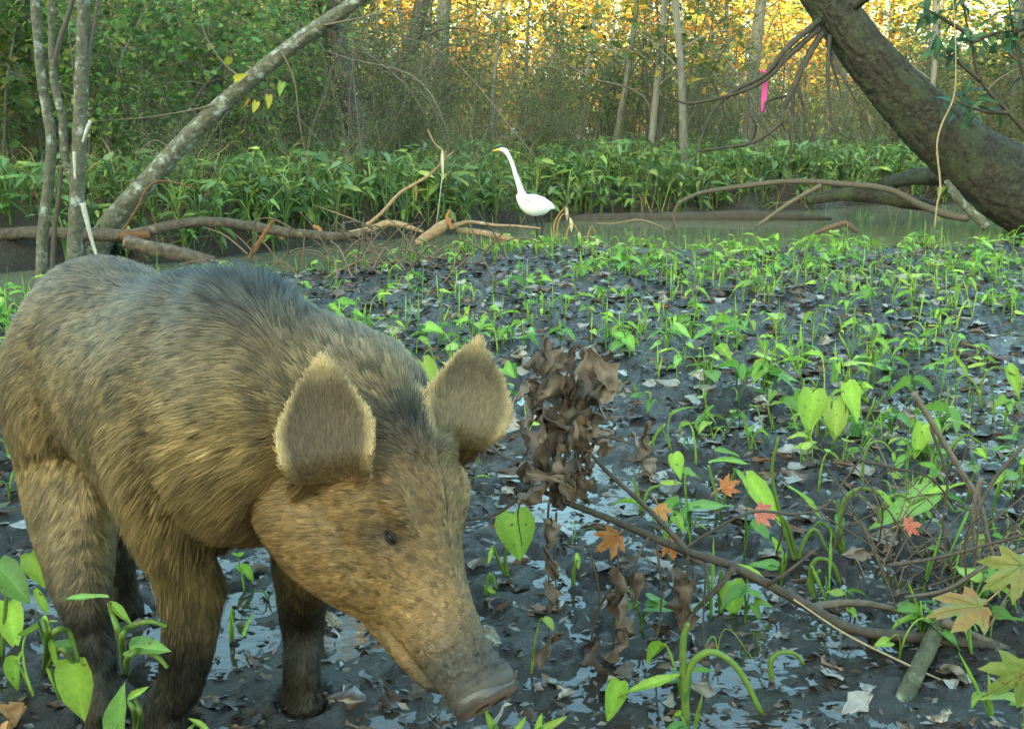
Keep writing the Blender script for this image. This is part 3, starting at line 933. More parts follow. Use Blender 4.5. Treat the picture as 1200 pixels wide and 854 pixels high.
# round leaves left on it
for (u, v) in ((278, 92), (300, 122), (315, 115), (283, 155), (268, 70), (290, 118), (330, 100)):
    mb = MB()
    p = P(u, v, 7.7) - b0
    blade(mb, p, rng.normal(0, 1, 3) - np.array((0, 0, .8)), rng.normal(0, .4, 3) + np.array((0, -1, .3)), .085, .055, HEART, .2, .2, [(.34, .30, .04), (.40, .20, .03), (.2, .27, .05)][rng.integers(0, 3)])
    mb.build('leaf', MATS['leaf_green'], lm_)
SAP = 'slim grey stems standing in the water by the leaning mossy trunk'
for pts, r, nm, lab in (([(48, 345), (49, 300), (51, 268), (58, 205), (60, 165), (55, 130), (49, 95), (44, 40), (38, -40)], .036, 'bank_sapling', 'lichen spotted slim stem kinked halfway, first from the fallen brown log'),
                        ([(84, 335), (88, 290), (90, 240), (93, 170), (95, 110), (97, 50), (99, -40)], .050, 'bank_sapling', 'thickest straight grey stem in the clump by the leaning mossy trunk'),
                        ([(92, 262), (86, 215), (76, 185), (73, 140), (64, 100), (61, 60), (60, -40)], .028, 'bank_sapling', 'thin wavy grey stem branching off near a white stick by the leaning trunk'),
                        ([(62, 82), (70, 48), (80, 18), (92, -30)], .018, 'bank_sapling', 'pale forked upper stem slanting up from the wavy grey stem'),
                        ([(60, 340), (64, 270), (70, 220), (72, 195)], .016, 'bank_sapling', 'short dark stub between the slim stems in the water'),
                        ([(98, 130), (104, 70), (112, 20), (120, -30)], .013, 'bank_sapling', 'thin dark twig stem rising beside the thickest straight stem')):
    single(nm, lab, 'sapling', 'bark_lichen' if r > .02 else 'twig_bark', px_path(pts, 6.35), list(np.linspace(r, r * .7, len(pts))), 9, 40, .07)
for pts, r, lab in (([(97, 238), (104, 268), (114, 303)], .017, 'white peeled stick leaning against the base of the leaning trunk'), ([(106, 142), (101, 154), (97, 167)], .013, 'short white peeled stick caught high in the grey stems'), ([(87, 178), (87.5, 195), (88, 210)], .011, 'small white splinter against the thickest grey stem')):
    single('pale_stick', lab, 'stick', 'twig_pale', px_path(pts, 6.2), [r * .9, r * .75, r * .45], 6, None, .12, (1.0, 1.0, 1.0))
single('fallen_log', 'long dark bent log crossing behind the pig towards the sunlit driftwood', 'log', 'log_bark', px_path([(-60, 276), (0, 275), (60, 273), (140, 276), (178, 270), (212, 262), (255, 260), (300, 266), (340, 273), (395, 277), (430, 272)], 7.5), [.047, .047, .045, .043, .038, .036, .035, .034, .033, .03, .024], 9, 60, .12, (1.15, 1.1, 1.0))
single('fallen_log', 'orange brown log sloping down behind the slim grey stems', 'log', 'dead_wood', px_path([(-60, 228), (0, 242), (40, 252), (75, 262), (118, 266)], 8.3), [.075, .072, .07, .068, .05], 10, 30, .12, (.55, .46, .38))
single('fallen_log', 'thinner orange brown pole lying above the sloping brown log', 'log', 'dead_wood', px_path([(-50, 232), (0, 231), (50, 229), (64, 234)], 8.7), [.03, .03, .028, .02], 8, None, .08, (.6, .5, .4))
single('fallen_log', 'lichen spotted grey log lying in the water behind the back of the pig', 'log', 'log_bark', px_path([(146, 283), (180, 291), (215, 299), (250, 309)], 7.0), [.045, .05, .052, .045], 10, 24, .16, (1.5, 1.35, 1.2))
single('cut_stub', 'short orange cut stub on the bent dark log', 'stick', 'dead_wood', px_path([(142, 277), (160, 276), (176, 275)], 7.42), [.034, .037, .03], 8, None, .12, (.42, .33, .25))
single('broken_stick', 'orange broken stick standing slanted in the water past the back of the pig', 'stick', 'dead_wood', px_path([(292, 303), (304, 284), (320, 258)], 7.1), [.014, .018, .012], 7, None, .25, (.6, .46, .34))
single('dead_twig', 'thin tan twig curving up beside the leaning trunk base', 'twig', 'dead_wood', px_path([(140, 276), (160, 245), (172, 222), (190, 212), (235, 222)], 7.6), [.010, .009, .008, .006, .003], 6, None, .1, (.5, .4, .3))

# the sunlit driftwood in front of the egret
DY = 8.0
single('driftwood_log', 'bleached bent driftwood branch joining the dark log in the sun', 'driftwood', 'dead_wood', px_path([(376, 279), (405, 275), (433, 269), (453, 262), (472, 264), (496, 272)], DY), [.020, .026, .026, .025, .021, .012], 8, 30, .12)
single('driftwood_log', 'thick broken driftwood log with splintered pale upper end', 'driftwood', 'dead_wood', px_path([(488, 285), (503, 276), (517, 266), (529, 256)], DY - .1), [.024, .042, .046, .012], 9, 20, .22)
single('driftwood_root', 'thin knotted driftwood root stretching towards the egret with short spikes', 'driftwood', 'dead_wood', px_path([(530, 266), (538, 263), (552, 260), (580, 264), (605, 265), (634, 268)], DY - .05), [.024, .018, .014, .012, .010, .005], 7, 30, .2)
single('driftwood_log', 'straight pale driftwood log resting under the knotted root', 'driftwood', 'dead_wood', px_path([(535, 270), (565, 273), (608, 283)], DY), [.022, .028, .02], 9, 20, .1)
dr = root_thing('driftwood_bough', 'slender sunlit dead bough rising from the driftwood with a hanging withered leaf', 'branch', P(428, 265, DY))
branch_obj('stem', 'dead_wood', px_path([(428, 265), (446, 251), (468, 227), (486, 216), (502, 206), (517, 192), (532, 177)], DY), [.014, .014, .013, .012, .010, .008, .004], dr, 7, 36, .15)
branch_obj('twig', 'dead_wood', px_path([(523, 186), (519, 177), (510, 169), (501, 152)], DY), [.009, .010, .008, .005], dr, 6, None, .15)
branch_obj('twig', 'dead_wood', px_path([(487, 216), (488, 228), (487, 236)], DY), [.008, .008, .004], dr, 6, None, .15)
mb = MB()
_o = P(428, 265, DY)
blade(mb, P(518, 178, DY - .03) - _o, (0.02, -.1, -1), (.1, -1, 0), .21, .055, LANCE, .7, .05, (.55, .47, .36))
mb.build('leaf', MATS['leaf_dead'], dr)
branch_obj('thread', 'twig_pale', px_path([(518, 208), (515, 235), (511, 264)], DY - .03), [.004, .003, .003], dr, 4, None, 0)
single('stake', 'short dark stake standing upright by the bleached driftwood', 'stick', 'twig_bark', px_path([(403, 298), (403, 280), (403, 260)], 7.6), [.013, .013, .011], 6, None, .1)
single('bent_twig', 'dark bent twig running from the stake over the driftwood', 'twig', 'twig_bark', px_path([(403, 261), (420, 260), (436, 268), (450, 280)], 7.62), [.008, .009, .008, .005], 6, None, .1)
for pts in (([(332, 279), (322, 272), (312, 266)]), ([(378, 276), (374, 268), (367, 264)]), ([(530, 268), (524, 255), (528, 246)])):
    single('wood_splinter', 'pale orange splinter sticking up from the fallen wood', 'splinter', 'dead_wood', px_path(pts, DY - .12), [.016, .014, .005], 6, None, .2, (1.1, .75, .5), 'splinters on the fallen wood')
# brush pile
bp_ = root_thing('brush_pile', 'heap of thin brown dead twigs in front of the driftwood', 'brush pile', G(455, 318, -.02))
o_ = Vector(bp_['_o'])
for k in range(90):
    x, y = rng.normal(0, .42), rng.normal(0, .35)
    a = rng.uniform(0, 6.28); L = rng.uniform(.2, .6)
    z = abs(rng.normal(.1, .10))
    e = Vector((x + math.cos(a) * L * .7, y + math.sin(a) * L * .4, max(z + rng.uniform(-.1, .22), -.02)))
    s0 = Vector((x, y, max(z - .05, -.03)))
    md = (s0 + e) / 2 + Vector((0, 0, rng.uniform(0, .06)))
    mb = MB()
    tube(mb, [s0, md, e], [.006, .005, .002], 4, 6, np.ones(3) * rng.uniform(.8, 2.0) * np.array((1.15, .95, .75)), cap=False)
    mb.build('twig', MATS['twig_bark'], bp_)
# withered plant by the egret
wp = root_thing('withered_plant', 'pale withered plant with curled hanging leaves right of the egret', 'plant', G(648, 284, -.03))
o_ = Vector(wp['_o'])
for pts in (((648, 284), (650, 262), (656, 250), (663, 243)), ((652, 284), (654, 262), (660, 251), (668, 256)), ((662, 284), (666, 268), (671, 262), (678, 272)), ((688, 286), (690, 272), (694, 266), (699, 276))):
    q = px_path(pts, 8.35)
    branch_obj('stem', 'dead_wood', q, [.008, .007, .006, .005], wp, 5, None, 0, (1.1, 1.0, .7))
    mb = MB()
    blade(mb, q[-1] - o_, (.15, -.1, -1), (.2, -1, .1), .11, .06, LANCE, .9, .2, (.55, .48, .30))
    mb.build('leaf', MATS['leaf_dead'], wp)

# spray of dark leaves at the upper right
sp_ = root_thing('leafy_bough', 'bough with dark green oval leaves hanging behind the leaning trunk', 'branch', P(1225, 180, 9.3))
o_ = Vector(sp_['_o'])
for pts in (((1225, 180), (1182, 132), (1150, 95), (1138, 50), (1130, 10), (1128, -20)), ((1150, 95), (1120, 70), (1098, 50)), ((1138, 50), (1165, 40), (1200, 35)), ((1225, 180), (1205, 110), (1188, 40), (1180, -20)), ((1182, 132), (1150, 130), (1120, 118)), ((1188, 40), (1215, 20), (1240, 15)), ((1136, 40), (1105, 22), (1085, 10))):
    q = px_path(pts, 9.3)
    branch_obj('twig', 'bark_dark', q, list(np.linspace(.022, .006, len(q))), sp_, 5, None, .1)
    sm_ = smooth_path([tuple(a) for a in q], 12)
    for t in range(3, 12):
        for _ in range(3 if t > 5 else 1):
            mb = MB()
            col = np.array([(.055, .11, .050), (.07, .14, .055), (.045, .09, .06)][rng.integers(0, 3)])
            L = rng.uniform(.10, .19)
            blade(mb, sm_[t] - np.array(o_) + rng.normal(0, .05, 3), rng.normal(0, .8, 3) + np.array((0, 0, -.35)), rng.normal(0, .4, 3) + np.array((0, -.6, .8)), L, L * .62, LANCE, .25, .25, col)
            mb.build('leaf', MATS['leaf_green'], sp_)
# ================================================================== the wild pig
def loft(mb, rings, sides=20):
    """rings: list of (centre, axis, up, halfwidth, halfheight, squareness)"""
    V, f = [], []
    for (c, ax, up, w, h) in rings:
        ax = unit(ax); up = np.asarray(up, float); up = unit(up - ax * np.dot(up, ax)); sd = np.cross(up, ax)
        for j in range(sides):
            th = 2 * np.pi * j / sides
            V.append(np.asarray(c) + sd * (w * math.cos(th)) + up * (h * math.sin(th)))
    m = len(rings)
    for i in range(m - 1):
        for j in range(sides):
            k = (j + 1) % sides
            f.append((i * sides + j, i * sides + k, (i + 1) * sides + k, (i + 1) * sides + j))
    f.append(tuple(range(sides))[::-1]); f.append(tuple((m - 1) * sides + j for j in range(sides)))
    mb.add(V, f)
def loft_path(mb, table, up=(0, 0, 1), sides=20, n=None):
    """table rows: x y z w h -> smooth closed body along the path"""
    t = np.asarray(table, float)
    t = smooth_path(t, n or len(t) * 4)
    ax = np.gradient(t[:, :3], axis=0)
    loft(mb, [(t[i, :3], ax[i], up, max(t[i, 3], .004), max(t[i, 4], .004)) for i in range(len(t))], sides)

PIG_HIP = P(122, 432, 1.875)
PIG_SHO = P(262, 470, 1.47)
_h = Vector((PIG_SHO.x - PIG_HIP.x, PIG_SHO.y - PIG_HIP.y, 0)).normalized()
PH = np.array(_h)                                  # heading
PL = np.array((-_h.y, _h.x, 0.0))                  # the pig's left (away from the camera)
PU = np.array((0, 0, 1.0))
PO = np.array((PIG_SHO.x, PIG_SHO.y, 0.0))         # ground under the shoulder
def pw(x, y, z):
    return PO + PH * x + PL * y + PU * z

# head frame
H_BACK = np.array(P(438, 522, 1.345))
H_NOSE = np.array(P(589, 797, 1.165))
HX = unit(H_NOSE - H_BACK)
_c = np.array((0, 0, CAM_H))
_toc = unit(_c - (H_BACK + H_NOSE) / 2)
# the head is seen three quarters from its right: its up leans right/up in view
_side = unit(np.cross(HX, _toc))                   # lies in the picture plane, towards upper right
_side = _side if _side[2] > 0 else -_side
ROLL = R(38)
HZ = unit(_side * math.cos(ROLL) + _toc * math.sin(ROLL))   # the forehead turned partly to the camera
HZ = unit(HZ - HX * np.dot(HZ, HX))
HY = np.cross(HZ, HX)                              # the head's left
HL = float(np.linalg.norm(H_NOSE - H_BACK))
def hw(x, y, z):
    return H_BACK + HX * x + HY * y + HZ * z

def pig_parts():
    mb = MB()
    # torso
    tz = 0.0
    tor = [(-.70, 0, .50, .02, .03), (-.685, 0, .50, .07, .09), (-.63, 0, .495, .115, .15), (-.54, 0, .495, .14, .178), (-.44, 0, .492, .143, .176),
           (-.30, 0, .478, .147, .172), (-.15, 0, .475, .155, .185), (-.03, 0, .493, .155, .188), (.06, 0, .49, .138, .172), (.13, 0, .48, .10, .13), (.17, 0, .475, .06, .09)]
    tor = [((x if x > -.1 else -.1 + (x + .1) * .985), y, z, w, h) for x, y, z, w, h in tor]
    tab = [tuple(pw(x, y, z + tz)) + (w, h) for x, y, z, w, h in tor]
    loft_path(mb, tab, sides=28, n=44)
    # neck from shoulders to the back of the head
    a = pw(-.02, 0, .515); b = pw(.10, 0, .518); c = hw(-.06, 0, -.015); d = hw(.06, 0, -.02)
    nk = [tuple(a) + (.125, .155), tuple(b) + (.13, .178), tuple((b + c) / 2 + np.array((0, 0, .004))) + (.128, .146), tuple(c) + (.118, .112), tuple(d) + (.10, .10)]
    loft_path(mb, nk, sides=26, n=24)
    # head
    s = HL / 0.36
    hd = [(-.05, 0, -.02, .06, .07), (-.02, 0, -.028, .104, .108), (.04, 0, -.036, .112, .118), (.09, 0, -.042, .104, .112), (.14, 0, -.050, .087, .096),
          (.19, 0, -.053, .068, .078), (.24, 0, -.053, .054, .064), (.29, 0, -.050, .045, .054), (.325, 0, -.043, .040, .048), (.345, 0, -.040, .041, .046), (.360, 0, -.036, .045, .050), (.366, 0, -.036, .040, .044)]
    tab = [tuple(hw(x * s, y * s, z * s)) + (w * s, h * s) for x, y, z, w, h in hd]
    loft_path(mb, tab, up=HZ, sides=26, n=48)
    for sg in (-1, 1):
        # cheek / jowl
        tab = [tuple(hw(-.02, sg * .055, -.075)) + (.03, .03), tuple(hw(.02, sg * .072, -.085)) + (.060, .066), tuple(hw(.08, sg * .066, -.085)) + (.060, .066), tuple(hw(.15, sg * .042, -.082)) + (.048, .05), tuple(hw(.22, sg * .02, -.075)) + (.02, .02)]
        loft_path(mb, tab, up=HZ, sides=16, n=18)
        # brow above the eye
        tab = [tuple(hw(.06, sg * .058, .046)) + (.008, .008), tuple(hw(.10, sg * .060, .040)) + (.018, .015), tuple(hw(.15, sg * .046, .020)) + (.008, .008)]
        loft_path(mb, tab, up=HZ, sides=12, n=10)
    # jaw
    tab = [tuple(hw(.10, 0, -.11)) + (.06, .03), tuple(hw(.2, 0, -.105)) + (.048, .026), tuple(hw(.29, 0, -.092)) + (.030, .018), tuple(hw(.315, 0, -.080)) + (.015, .01)]
    loft_path(mb, tab, up=HZ, sides=14, n=14)
    # legs: world points knee by knee
    def leg(rows, up):
        loft_path(mb, [tuple(p) + (w, h) for p, w, h in rows], up=up, sides=16, n=34)
    gn_h = np.array(G(122, 862, -.03)); gf_h = np.array(G(150, 726, -.03)); gn_f = np.array(G(196, 868, -.03)); gf_f = np.array(G(356, 836, -.03))
    # near hind
    leg([(pw(-.48, -.075, .58), .06, .08), (pw(-.505, -.090, .48), .082, .150), (pw(-.495, -.094, .39), .080, .160), (pw(-.465, -.096, .31), .066, .125), (np.array(P(98, 700, 1.57)), .036, .046),
         (np.array(P(108, 735, 1.55)), .028, .034), (np.array(P(118, 790, 1.51)), .025, .028), (gn_h + PU * .06, .026, .028), (gn_h + PU * .03, .03, .034), (gn_h, .031, .036)], PH)
    # far hind
    leg([(pw(-.50, .075, .58), .06, .08), (pw(-.50, .085, .46), .07, .11), (pw(-.51, .09, .36), .056, .08), (pw(-.55, .09, .27), .042, .05), (gf_h * .6 + pw(-.62, .09, .22) * .4 + PU * .12, .03, .036),
         (gf_h + PU * .13, .025, .028), (gf_h + PU * .06, .024, .027), (gf_h + PU * .03, .03, .033), (gf_h, .03, .034)], PH)
    # near fore
    leg([(pw(.0, -.075, .58), .05, .08), (pw(-.005, -.095, .46), .062, .10), (pw(.0, -.093, .37), .050, .068), (np.array(P(214, 650, 1.44)), .043, .050), (np.array(P(224, 700, 1.45)), .039, .043), (np.array(P(220, 760, 1.45)), .036, .039),
         (np.array(P(208, 810, 1.46)), .032, .036), (gn_f + PU * .07, .028, .032), (gn_f + PU * .03, .033, .038), (gn_f, .033, .038)], PH)
    # far fore
    leg([(pw(.03, .075, .56), .05, .08), (pw(.06, .085, .45), .06, .095), (pw(.10, .08, .36), .05, .07), (np.array(P(354, 705, 1.57)), .036, .04), (np.array(P(356, 750, 1.57)), .030, .034), (gf_f + PU * .09, .028, .031),
         (gf_f + PU * .05, .03, .033), (gf_f + PU * .02, .036, .042), (gf_f, .034, .04)], PH)
    return mb

# ears: cupped shells given by base line, tip and the way the hollow faces
EARS = []
def ear(mb, base, tip, face, width, cup=.35, lean=0.0, bw=.55):
    base, tip = np.asarray(base), np.asarray(tip)
    ax = unit(tip - base); L = np.linalg.norm(tip - base)
    face = np.asarray(face, float); face = unit(face - ax * np.dot(face, ax)); sd = np.cross(ax, face)
    ns, nt_ = 15, 13
    prof = lambda s: (bw + (1 - bw) * math.sin(min(s / .42, 1) * math.pi / 2)) if s < .42 else max(1 - ((s - .42) / .58) ** 1.35, 0.0)
    grid = []
    for side in (1, -1):
        for i in range(ns):
            s = -0.12 + 1.12 * i / (ns - 1)
            for j in range(nt_):
                t = -1 + 2 * j / (nt_ - 1)
                w = width / 2 * max(prof(max(s, 0)), .05)
                depth = cup * w * (t * t - .6) * (1.0 - .5 * max(s, 0))
                th = .0075 * (1 - .55 * abs(t) ** 2) * (1.35 - .6 * max(s, 0))
                back = -.10 * L * math.sin(max(s, 0) * math.pi) * .6
                tuck = -.095 * max(1 - max(s + .12, 0) / .34, 0) ** 1.5
                p = base + ax * (L * s) + sd * (w * t + lean * L * s * s) + face * (depth + back + tuck + side * th)
                grid.append(p)
    f = []
    N = ns * nt_
    for i in range(ns - 1):
        for j in range(nt_ - 1):
            a = i * nt_ + j
            f.append((a, a + 1, a + nt_ + 1, a + nt_)); f.append((N + a, N + a + nt_, N + a + nt_ + 1, N + a + 1))
    edge = [i * nt_ for i in range(ns)] + [(ns - 1) * nt_ + j for j in range(1, nt_)] + [i * nt_ + nt_ - 1 for i in range(ns - 2, -1, -1)] + [j for j in range(nt_ - 2, 0, -1)]
    for k in range(len(edge)):
        a, b = edge[k], edge[(k + 1) % len(edge)]
        f.append((b, a, N + a, N + b))
    mb.add(grid, f)
    EARS.append(dict(base=base, ax=ax, face=face, sd=sd, L=L, w=width, prof=prof, cup=cup, lean=lean))
def ear_coords(E, p):
    """height along the ear, place across it, half width there, distance from its curved sheet"""
    q = p - E['base']
    a = q @ E['ax'] / E['L']; ac = np.clip(a, 0, 1)
    t = q @ E['sd'] - E['lean'] * E['L'] * ac * ac
    w = np.array([E['w'] / 2 * max(E['prof'](x), .05) for x in ac])
    tt = np.clip(t / np.maximum(w, .006), -1.15, 1.15)
    sheet = E['cup'] * w * (tt * tt - .6) * (1 - .5 * ac) - .06 * E['L'] * np.sin(ac * np.pi)
    return a, t, w, np.abs(q @ E['face'] - sheet)

def noise_np(p, scale, seed=0.0):
    return np.array([mnoise.noise(Vector((x * scale + seed, y * scale + seed * 1.7, z * scale - seed))) for x, y, z in p])

def build_pig():
    mb = pig_parts()
    near_base = np.array(P(386, 574, 1.196)); near_tip = np.array(P(369, 410, 1.245))
    far_base = np.array(P(538, 532, 1.335)); far_tip = np.array(P(567, 392, 1.385))
    toc = unit(_c - near_base)
    ear(mb, near_base, near_tip, toc * 1.0 + np.array((-.12, 0, .05)), .124, cup=.50, lean=.05, bw=.72)
    toc2 = unit(_c - far_base)
    ear(mb, far_base, far_tip, toc2 * 1.0 + np.array((.30, 0, .0)), .128, cup=.5, lean=-.03)
    me = mb.mesh('pig_raw', None)
    tmp = bpy.data.objects.new('pig_raw', me)
    COL.objects.link(tmp)
    rm = tmp.modifiers.new('r', 'REMESH'); rm.mode = 'VOXEL'; rm.voxel_size = 0.0058
    sm = tmp.modifiers.new('s', 'SMOOTH'); sm.factor = 0.5; sm.iterations = 7
    dg = bpy.context.evaluated_depsgraph_get()
    ev = tmp.evaluated_get(dg)
    body = bpy.data.meshes.new_from_object(ev)
    bpy.data.objects.remove(tmp); bpy.data.meshes.remove(me)
    body.name = 'body'
    nv = len(body.vertices)
    V = np.zeros(nv * 3, np.float32); body.vertices.foreach_get('co', V); V = V.reshape(-1, 3).astype(float)
    NRM = np.zeros(nv * 3, np.float32); body.vertices.foreach_get('normal', NRM); NRM = NRM.reshape(-1, 3).astype(float)
    # let the legs flow into the trunk
    ne = len(body.edges); ED = np.zeros(ne * 2, np.int32); body.edges.foreach_get('vertices', ED); ED = ED.reshape(-1, 2)
    deg = np.bincount(ED.ravel(), minlength=nv).astype(float)[:, None]
    dh = np.linalg.norm(V - (H_BACK + H_NOSE) / 2, axis=1)
    msk = (np.clip((V[:, 2] - .24) / .06, 0, 1) * np.clip((dh - .27) / .05, 0, 1) * .6)[:, None]
    for E in EARS:
        msk *= np.clip((np.linalg.norm(V - (E['base'] + E['ax'] * E['L'] * .5), axis=1)[:, None] - .12) / .04, 0, 1)
    for _ in range(40):
        acc = np.zeros_like(V)
        for d_ in range(3):
            acc[:, d_] = np.bincount(ED[:, 0], V[ED[:, 1], d_], nv) + np.bincount(ED[:, 1], V[ED[:, 0], d_], nv)
        V += (acc / deg - V) * msk
    # extra relief: shoulder, haunch, snout folds
    hx = (V - H_BACK) @ HX; hy = (V - H_BACK) @ HY; hz = (V - H_BACK) @ HZ
    px = (V - PO) @ PH; py = (V - PO) @ PL; pz = V[:, 2]
    s = HL / .36
    snout = np.clip((hx - .262 * s) / .04, 0, 1) * np.clip((hz + .055) / .03, 0, 1) * np.clip((.352 * s - hx) / .01, 0, 1) * (np.abs(hy) < .09) * (np.abs(hz + .04) < .12)
    fold = np.sin((hx - .25 * s + .12 * np.maximum(-hz - .02, 0)) * 2 * np.pi / .0175)
    V += NRM * (snout * fold * .0024)[:, None]
    # mouth line and the hollow under the cheek
    mk = np.clip((hx - .165 * s) / .03, 0, 1) * np.clip((.350 * s - hx) / .02, 0, 1) * np.exp(-((hz + (.098 - .10 * (hx - .165)) * s) / .006) ** 2) * (np.abs(hy) < .12)
    V -= NRM * (mk * .008)[:, None]
    # eye sockets
    eyes = [hw(.146 * s, sg * .079 * s, .012 * s) for sg in (-1, 1)]
    for e in eyes:
        d = np.linalg.norm(V - e, axis=1)
        V -= NRM * (0.007 * np.exp(-(d / .016) ** 2))[:, None]
    # colour of the coat
    def coat(p, nrm):
        hx = (p - H_BACK) @ HX; hy = (p - H_BACK) @ HY; hz = (p - H_BACK) @ HZ
        px = (p - PO) @ PH; py = (p - PO) @ PL; pz = p[:, 2]
        n1 = noise_np(p, 9.0, 3.1)[:, None]; n2 = noise_np(p, 28.0, 7.7)[:, None]
        tan = np.array((.245, .165, .068)); grey = np.array((.066, .076, .078)); ginger = np.array((.245, .135, .052)); blond = np.array((.52, .38, .18)); dark = np.array((.030, .032, .032))
        C = np.tile(tan, (len(p), 1))
        up = np.clip((pz - .55) / .12 + n1[:, 0] * .6, 0, 1)[:, None]
        C = C * (1 - up * .66) + grey * up * .66
        C = C * (1 - .42) + np.array((.175, .130, .066)) * .42
        shade = np.clip(n1 * 1.1, -1, 1)
        C = C * (1 + .42 * shade + .25 * n2)
        # mane: dark stripe along back and neck
        lat = np.abs(py)
        mane = np.clip((pz - .62) / .06, 0, 1) * np.clip((px + .42) / .2, 0, 1) * np.clip(1.5 - lat / .06, 0, 1)
        C = C * (1 - mane[:, None] * .8) + np.array((.045, .058, .066)) * mane[:, None] * .8
        # head
        head = np.clip((hx + .03) / .05, 0, 1) * (np.abs(hy) < .2) * (np.abs(hz) < .22)
        face = np.tile(np.array((.225, .138, .055)), (len(p), 1)) * (1 + .25 * n1 + .2 * n2)
        fore = np.clip((hz - .03) / .05, 0, 1) * np.clip((.105 - hx) / .07, 0, 1)
        face = face * (1 - fore[:, None] * .75) + np.array((.045, .050, .048)) * fore[:, None] * .75
        bridge = np.clip((hz - .045) / .03, 0, 1) * np.clip((hx - .07) / .05, 0, 1) * np.clip((.26 - hx) / .06, 0, 1)
        face = face * (1 - bridge[:, None] * .5) + ginger * bridge[:, None] * .5
        sn = np.clip((hx - .25 * s + n1[:, 0] * .025) / .07, 0, 1)[:, None]
        face = face * (1 - sn * .9) + np.array((.050, .050, .045)) * sn * .9
        C = C * (1 - head[:, None]) + face * head[:, None]
        # ears
        for ei, E in enumerate(EARS):
            a, t, w, fz = ear_coords(E, p)
            inside = (a > .0) & (a < 1.05) & (np.abs(t) < w * 1.12 + .008) & (fz < .022)
            rim = np.clip((np.maximum(np.abs(t) / np.maximum(w, .008), a * .98 + .02 * np.abs(t)) - .70) / .20, 0, 1)
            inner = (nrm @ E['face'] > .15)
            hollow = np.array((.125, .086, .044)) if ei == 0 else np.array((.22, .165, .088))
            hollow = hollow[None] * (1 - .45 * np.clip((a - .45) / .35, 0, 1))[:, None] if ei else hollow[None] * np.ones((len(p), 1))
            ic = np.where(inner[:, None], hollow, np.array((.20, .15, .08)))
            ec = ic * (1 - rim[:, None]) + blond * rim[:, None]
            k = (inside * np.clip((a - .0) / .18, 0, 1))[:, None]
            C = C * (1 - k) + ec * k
        # muddy legs
        low = np.clip((.27 - pz + n1[:, 0] * .06) / .12, 0, 1) * (np.linalg.norm(p - (H_BACK + H_NOSE) / 2, axis=1) > .24)
        far_leg = low
        C = C * (1 - far_leg[:, None] * .92) + np.array((.024, .023, .020)) * far_leg[:, None] * .92
        for e in eyes:
            d = np.linalg.norm(p - e, axis=1)[:, None]
            k = np.exp(-(d / .024) ** 2)
            C = C * (1 - k * .8) + dark * k * .8
        return np.clip(C, .01, .9)
    body.vertices.foreach_set('co', V.astype(np.float32).ravel())
    body.update()
    body.vertices.foreach_get('normal', NRM2 := np.zeros(nv * 3, np.float32)); NRM = NRM2.reshape(-1, 3).astype(float)
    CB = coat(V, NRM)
    for nm in [a.name for a in body.color_attributes]:
        body.color_attributes.remove(body.color_attributes[nm])
    body.materials.clear()
    m, nt, out = new_mat('pig_hide')
    at = node(nt, 'ShaderNodeAttribute', attribute_name='col')
    pr = node(nt, 'ShaderNodeBsdfPrincipled', Roughness=.62)
    pr.inputs['Specular IOR Level'].default_value = .3
    nz = noise_tex(nt, 220, 4)
    c = mixcol(nt, 1.0, at.outputs['Color'], mixcol(nt, nz, (.7,) * 3, (1.2,) * 3), 'MULTIPLY')
    nt.links.new(c, pr.inputs['Base Color'])
    bp = node(nt, 'ShaderNodeBump', Strength=.5, Distance=.002)
    nt.links.new(nz, bp.inputs['Height']); nt.links.new(bp.outputs[0], pr.inputs['Normal'])
    nt.links.new(pr.outputs[0], out.inputs[0])
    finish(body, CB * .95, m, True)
    root = thing('wild_pig', 'brown bristly wild pig with muddy legs lowering its snout to the mud', 'pig', (PO[0], PO[1], 0))
    off = Vector((-PO[0], -PO[1], 0))
    def child(name, me):
        o = link(name, me, root); o.location = off
        return o
    child('body', body)
    # ---------------- coat of hair
    body.calc_loop_triangles()
    T = np.zeros(len(body.loop_triangles) * 3, np.int32); body.loop_triangles.foreach_get('vertices', T); T = T.reshape(-1, 3)
    A, B, Cc = V[T[:, 0]], V[T[:, 1]], V[T[:, 2]]
    area = np.linalg.norm(np.cross(B - A, Cc - A), axis=1)
    cen = (A + B + Cc) / 3
    tn = unit(NRM[T].sum(1))
    tocam = unit(_c - cen)
    vis = np.clip((tn * tocam).sum(1) + .35, .18, 1.0)
    chx = (cen - H_BACK) @ HX
    wgt = area * vis
    wgt *= np.where((chx > .0) & (np.linalg.norm(cen - (H_BACK + H_NOSE) / 2, axis=1) < .32), 1.9, 1.0)
    wgt *= np.where(cen[:, 2] < .10, .4, 1.0)
    NH = 260000
    idx = rng.choice(len(T), NH, p=wgt / wgt.sum())
    r1, r2 = np.sqrt(rng.random(NH)), rng.random(NH)
    w0, w1, w2 = 1 - r1, r1 * (1 - r2), r1 * r2
    root_p = A[idx] * w0[:, None] + B[idx] * w1[:, None] + Cc[idx] * w2[:, None]
    nr = unit(NRM[T[idx, 0]] * w0[:, None] + NRM[T[idx, 1]] * w1[:, None] + NRM[T[idx, 2]] * w2[:, None])
    hx = (root_p - H_BACK) @ HX; hy = (root_p - H_BACK) @ HY; hz = (root_p - H_BACK) @ HZ
    px = (root_p - PO) @ PH; py = (root_p - PO) @ PL; pz = root_p[:, 2]
    # which way the hair lies
    def near_seg(p, a, b):
        ab = b - a; t = np.clip(((p - a) @ ab) / (ab @ ab), 0, 1)
        return np.linalg.norm(p - (a + t[:, None] * ab), axis=1)
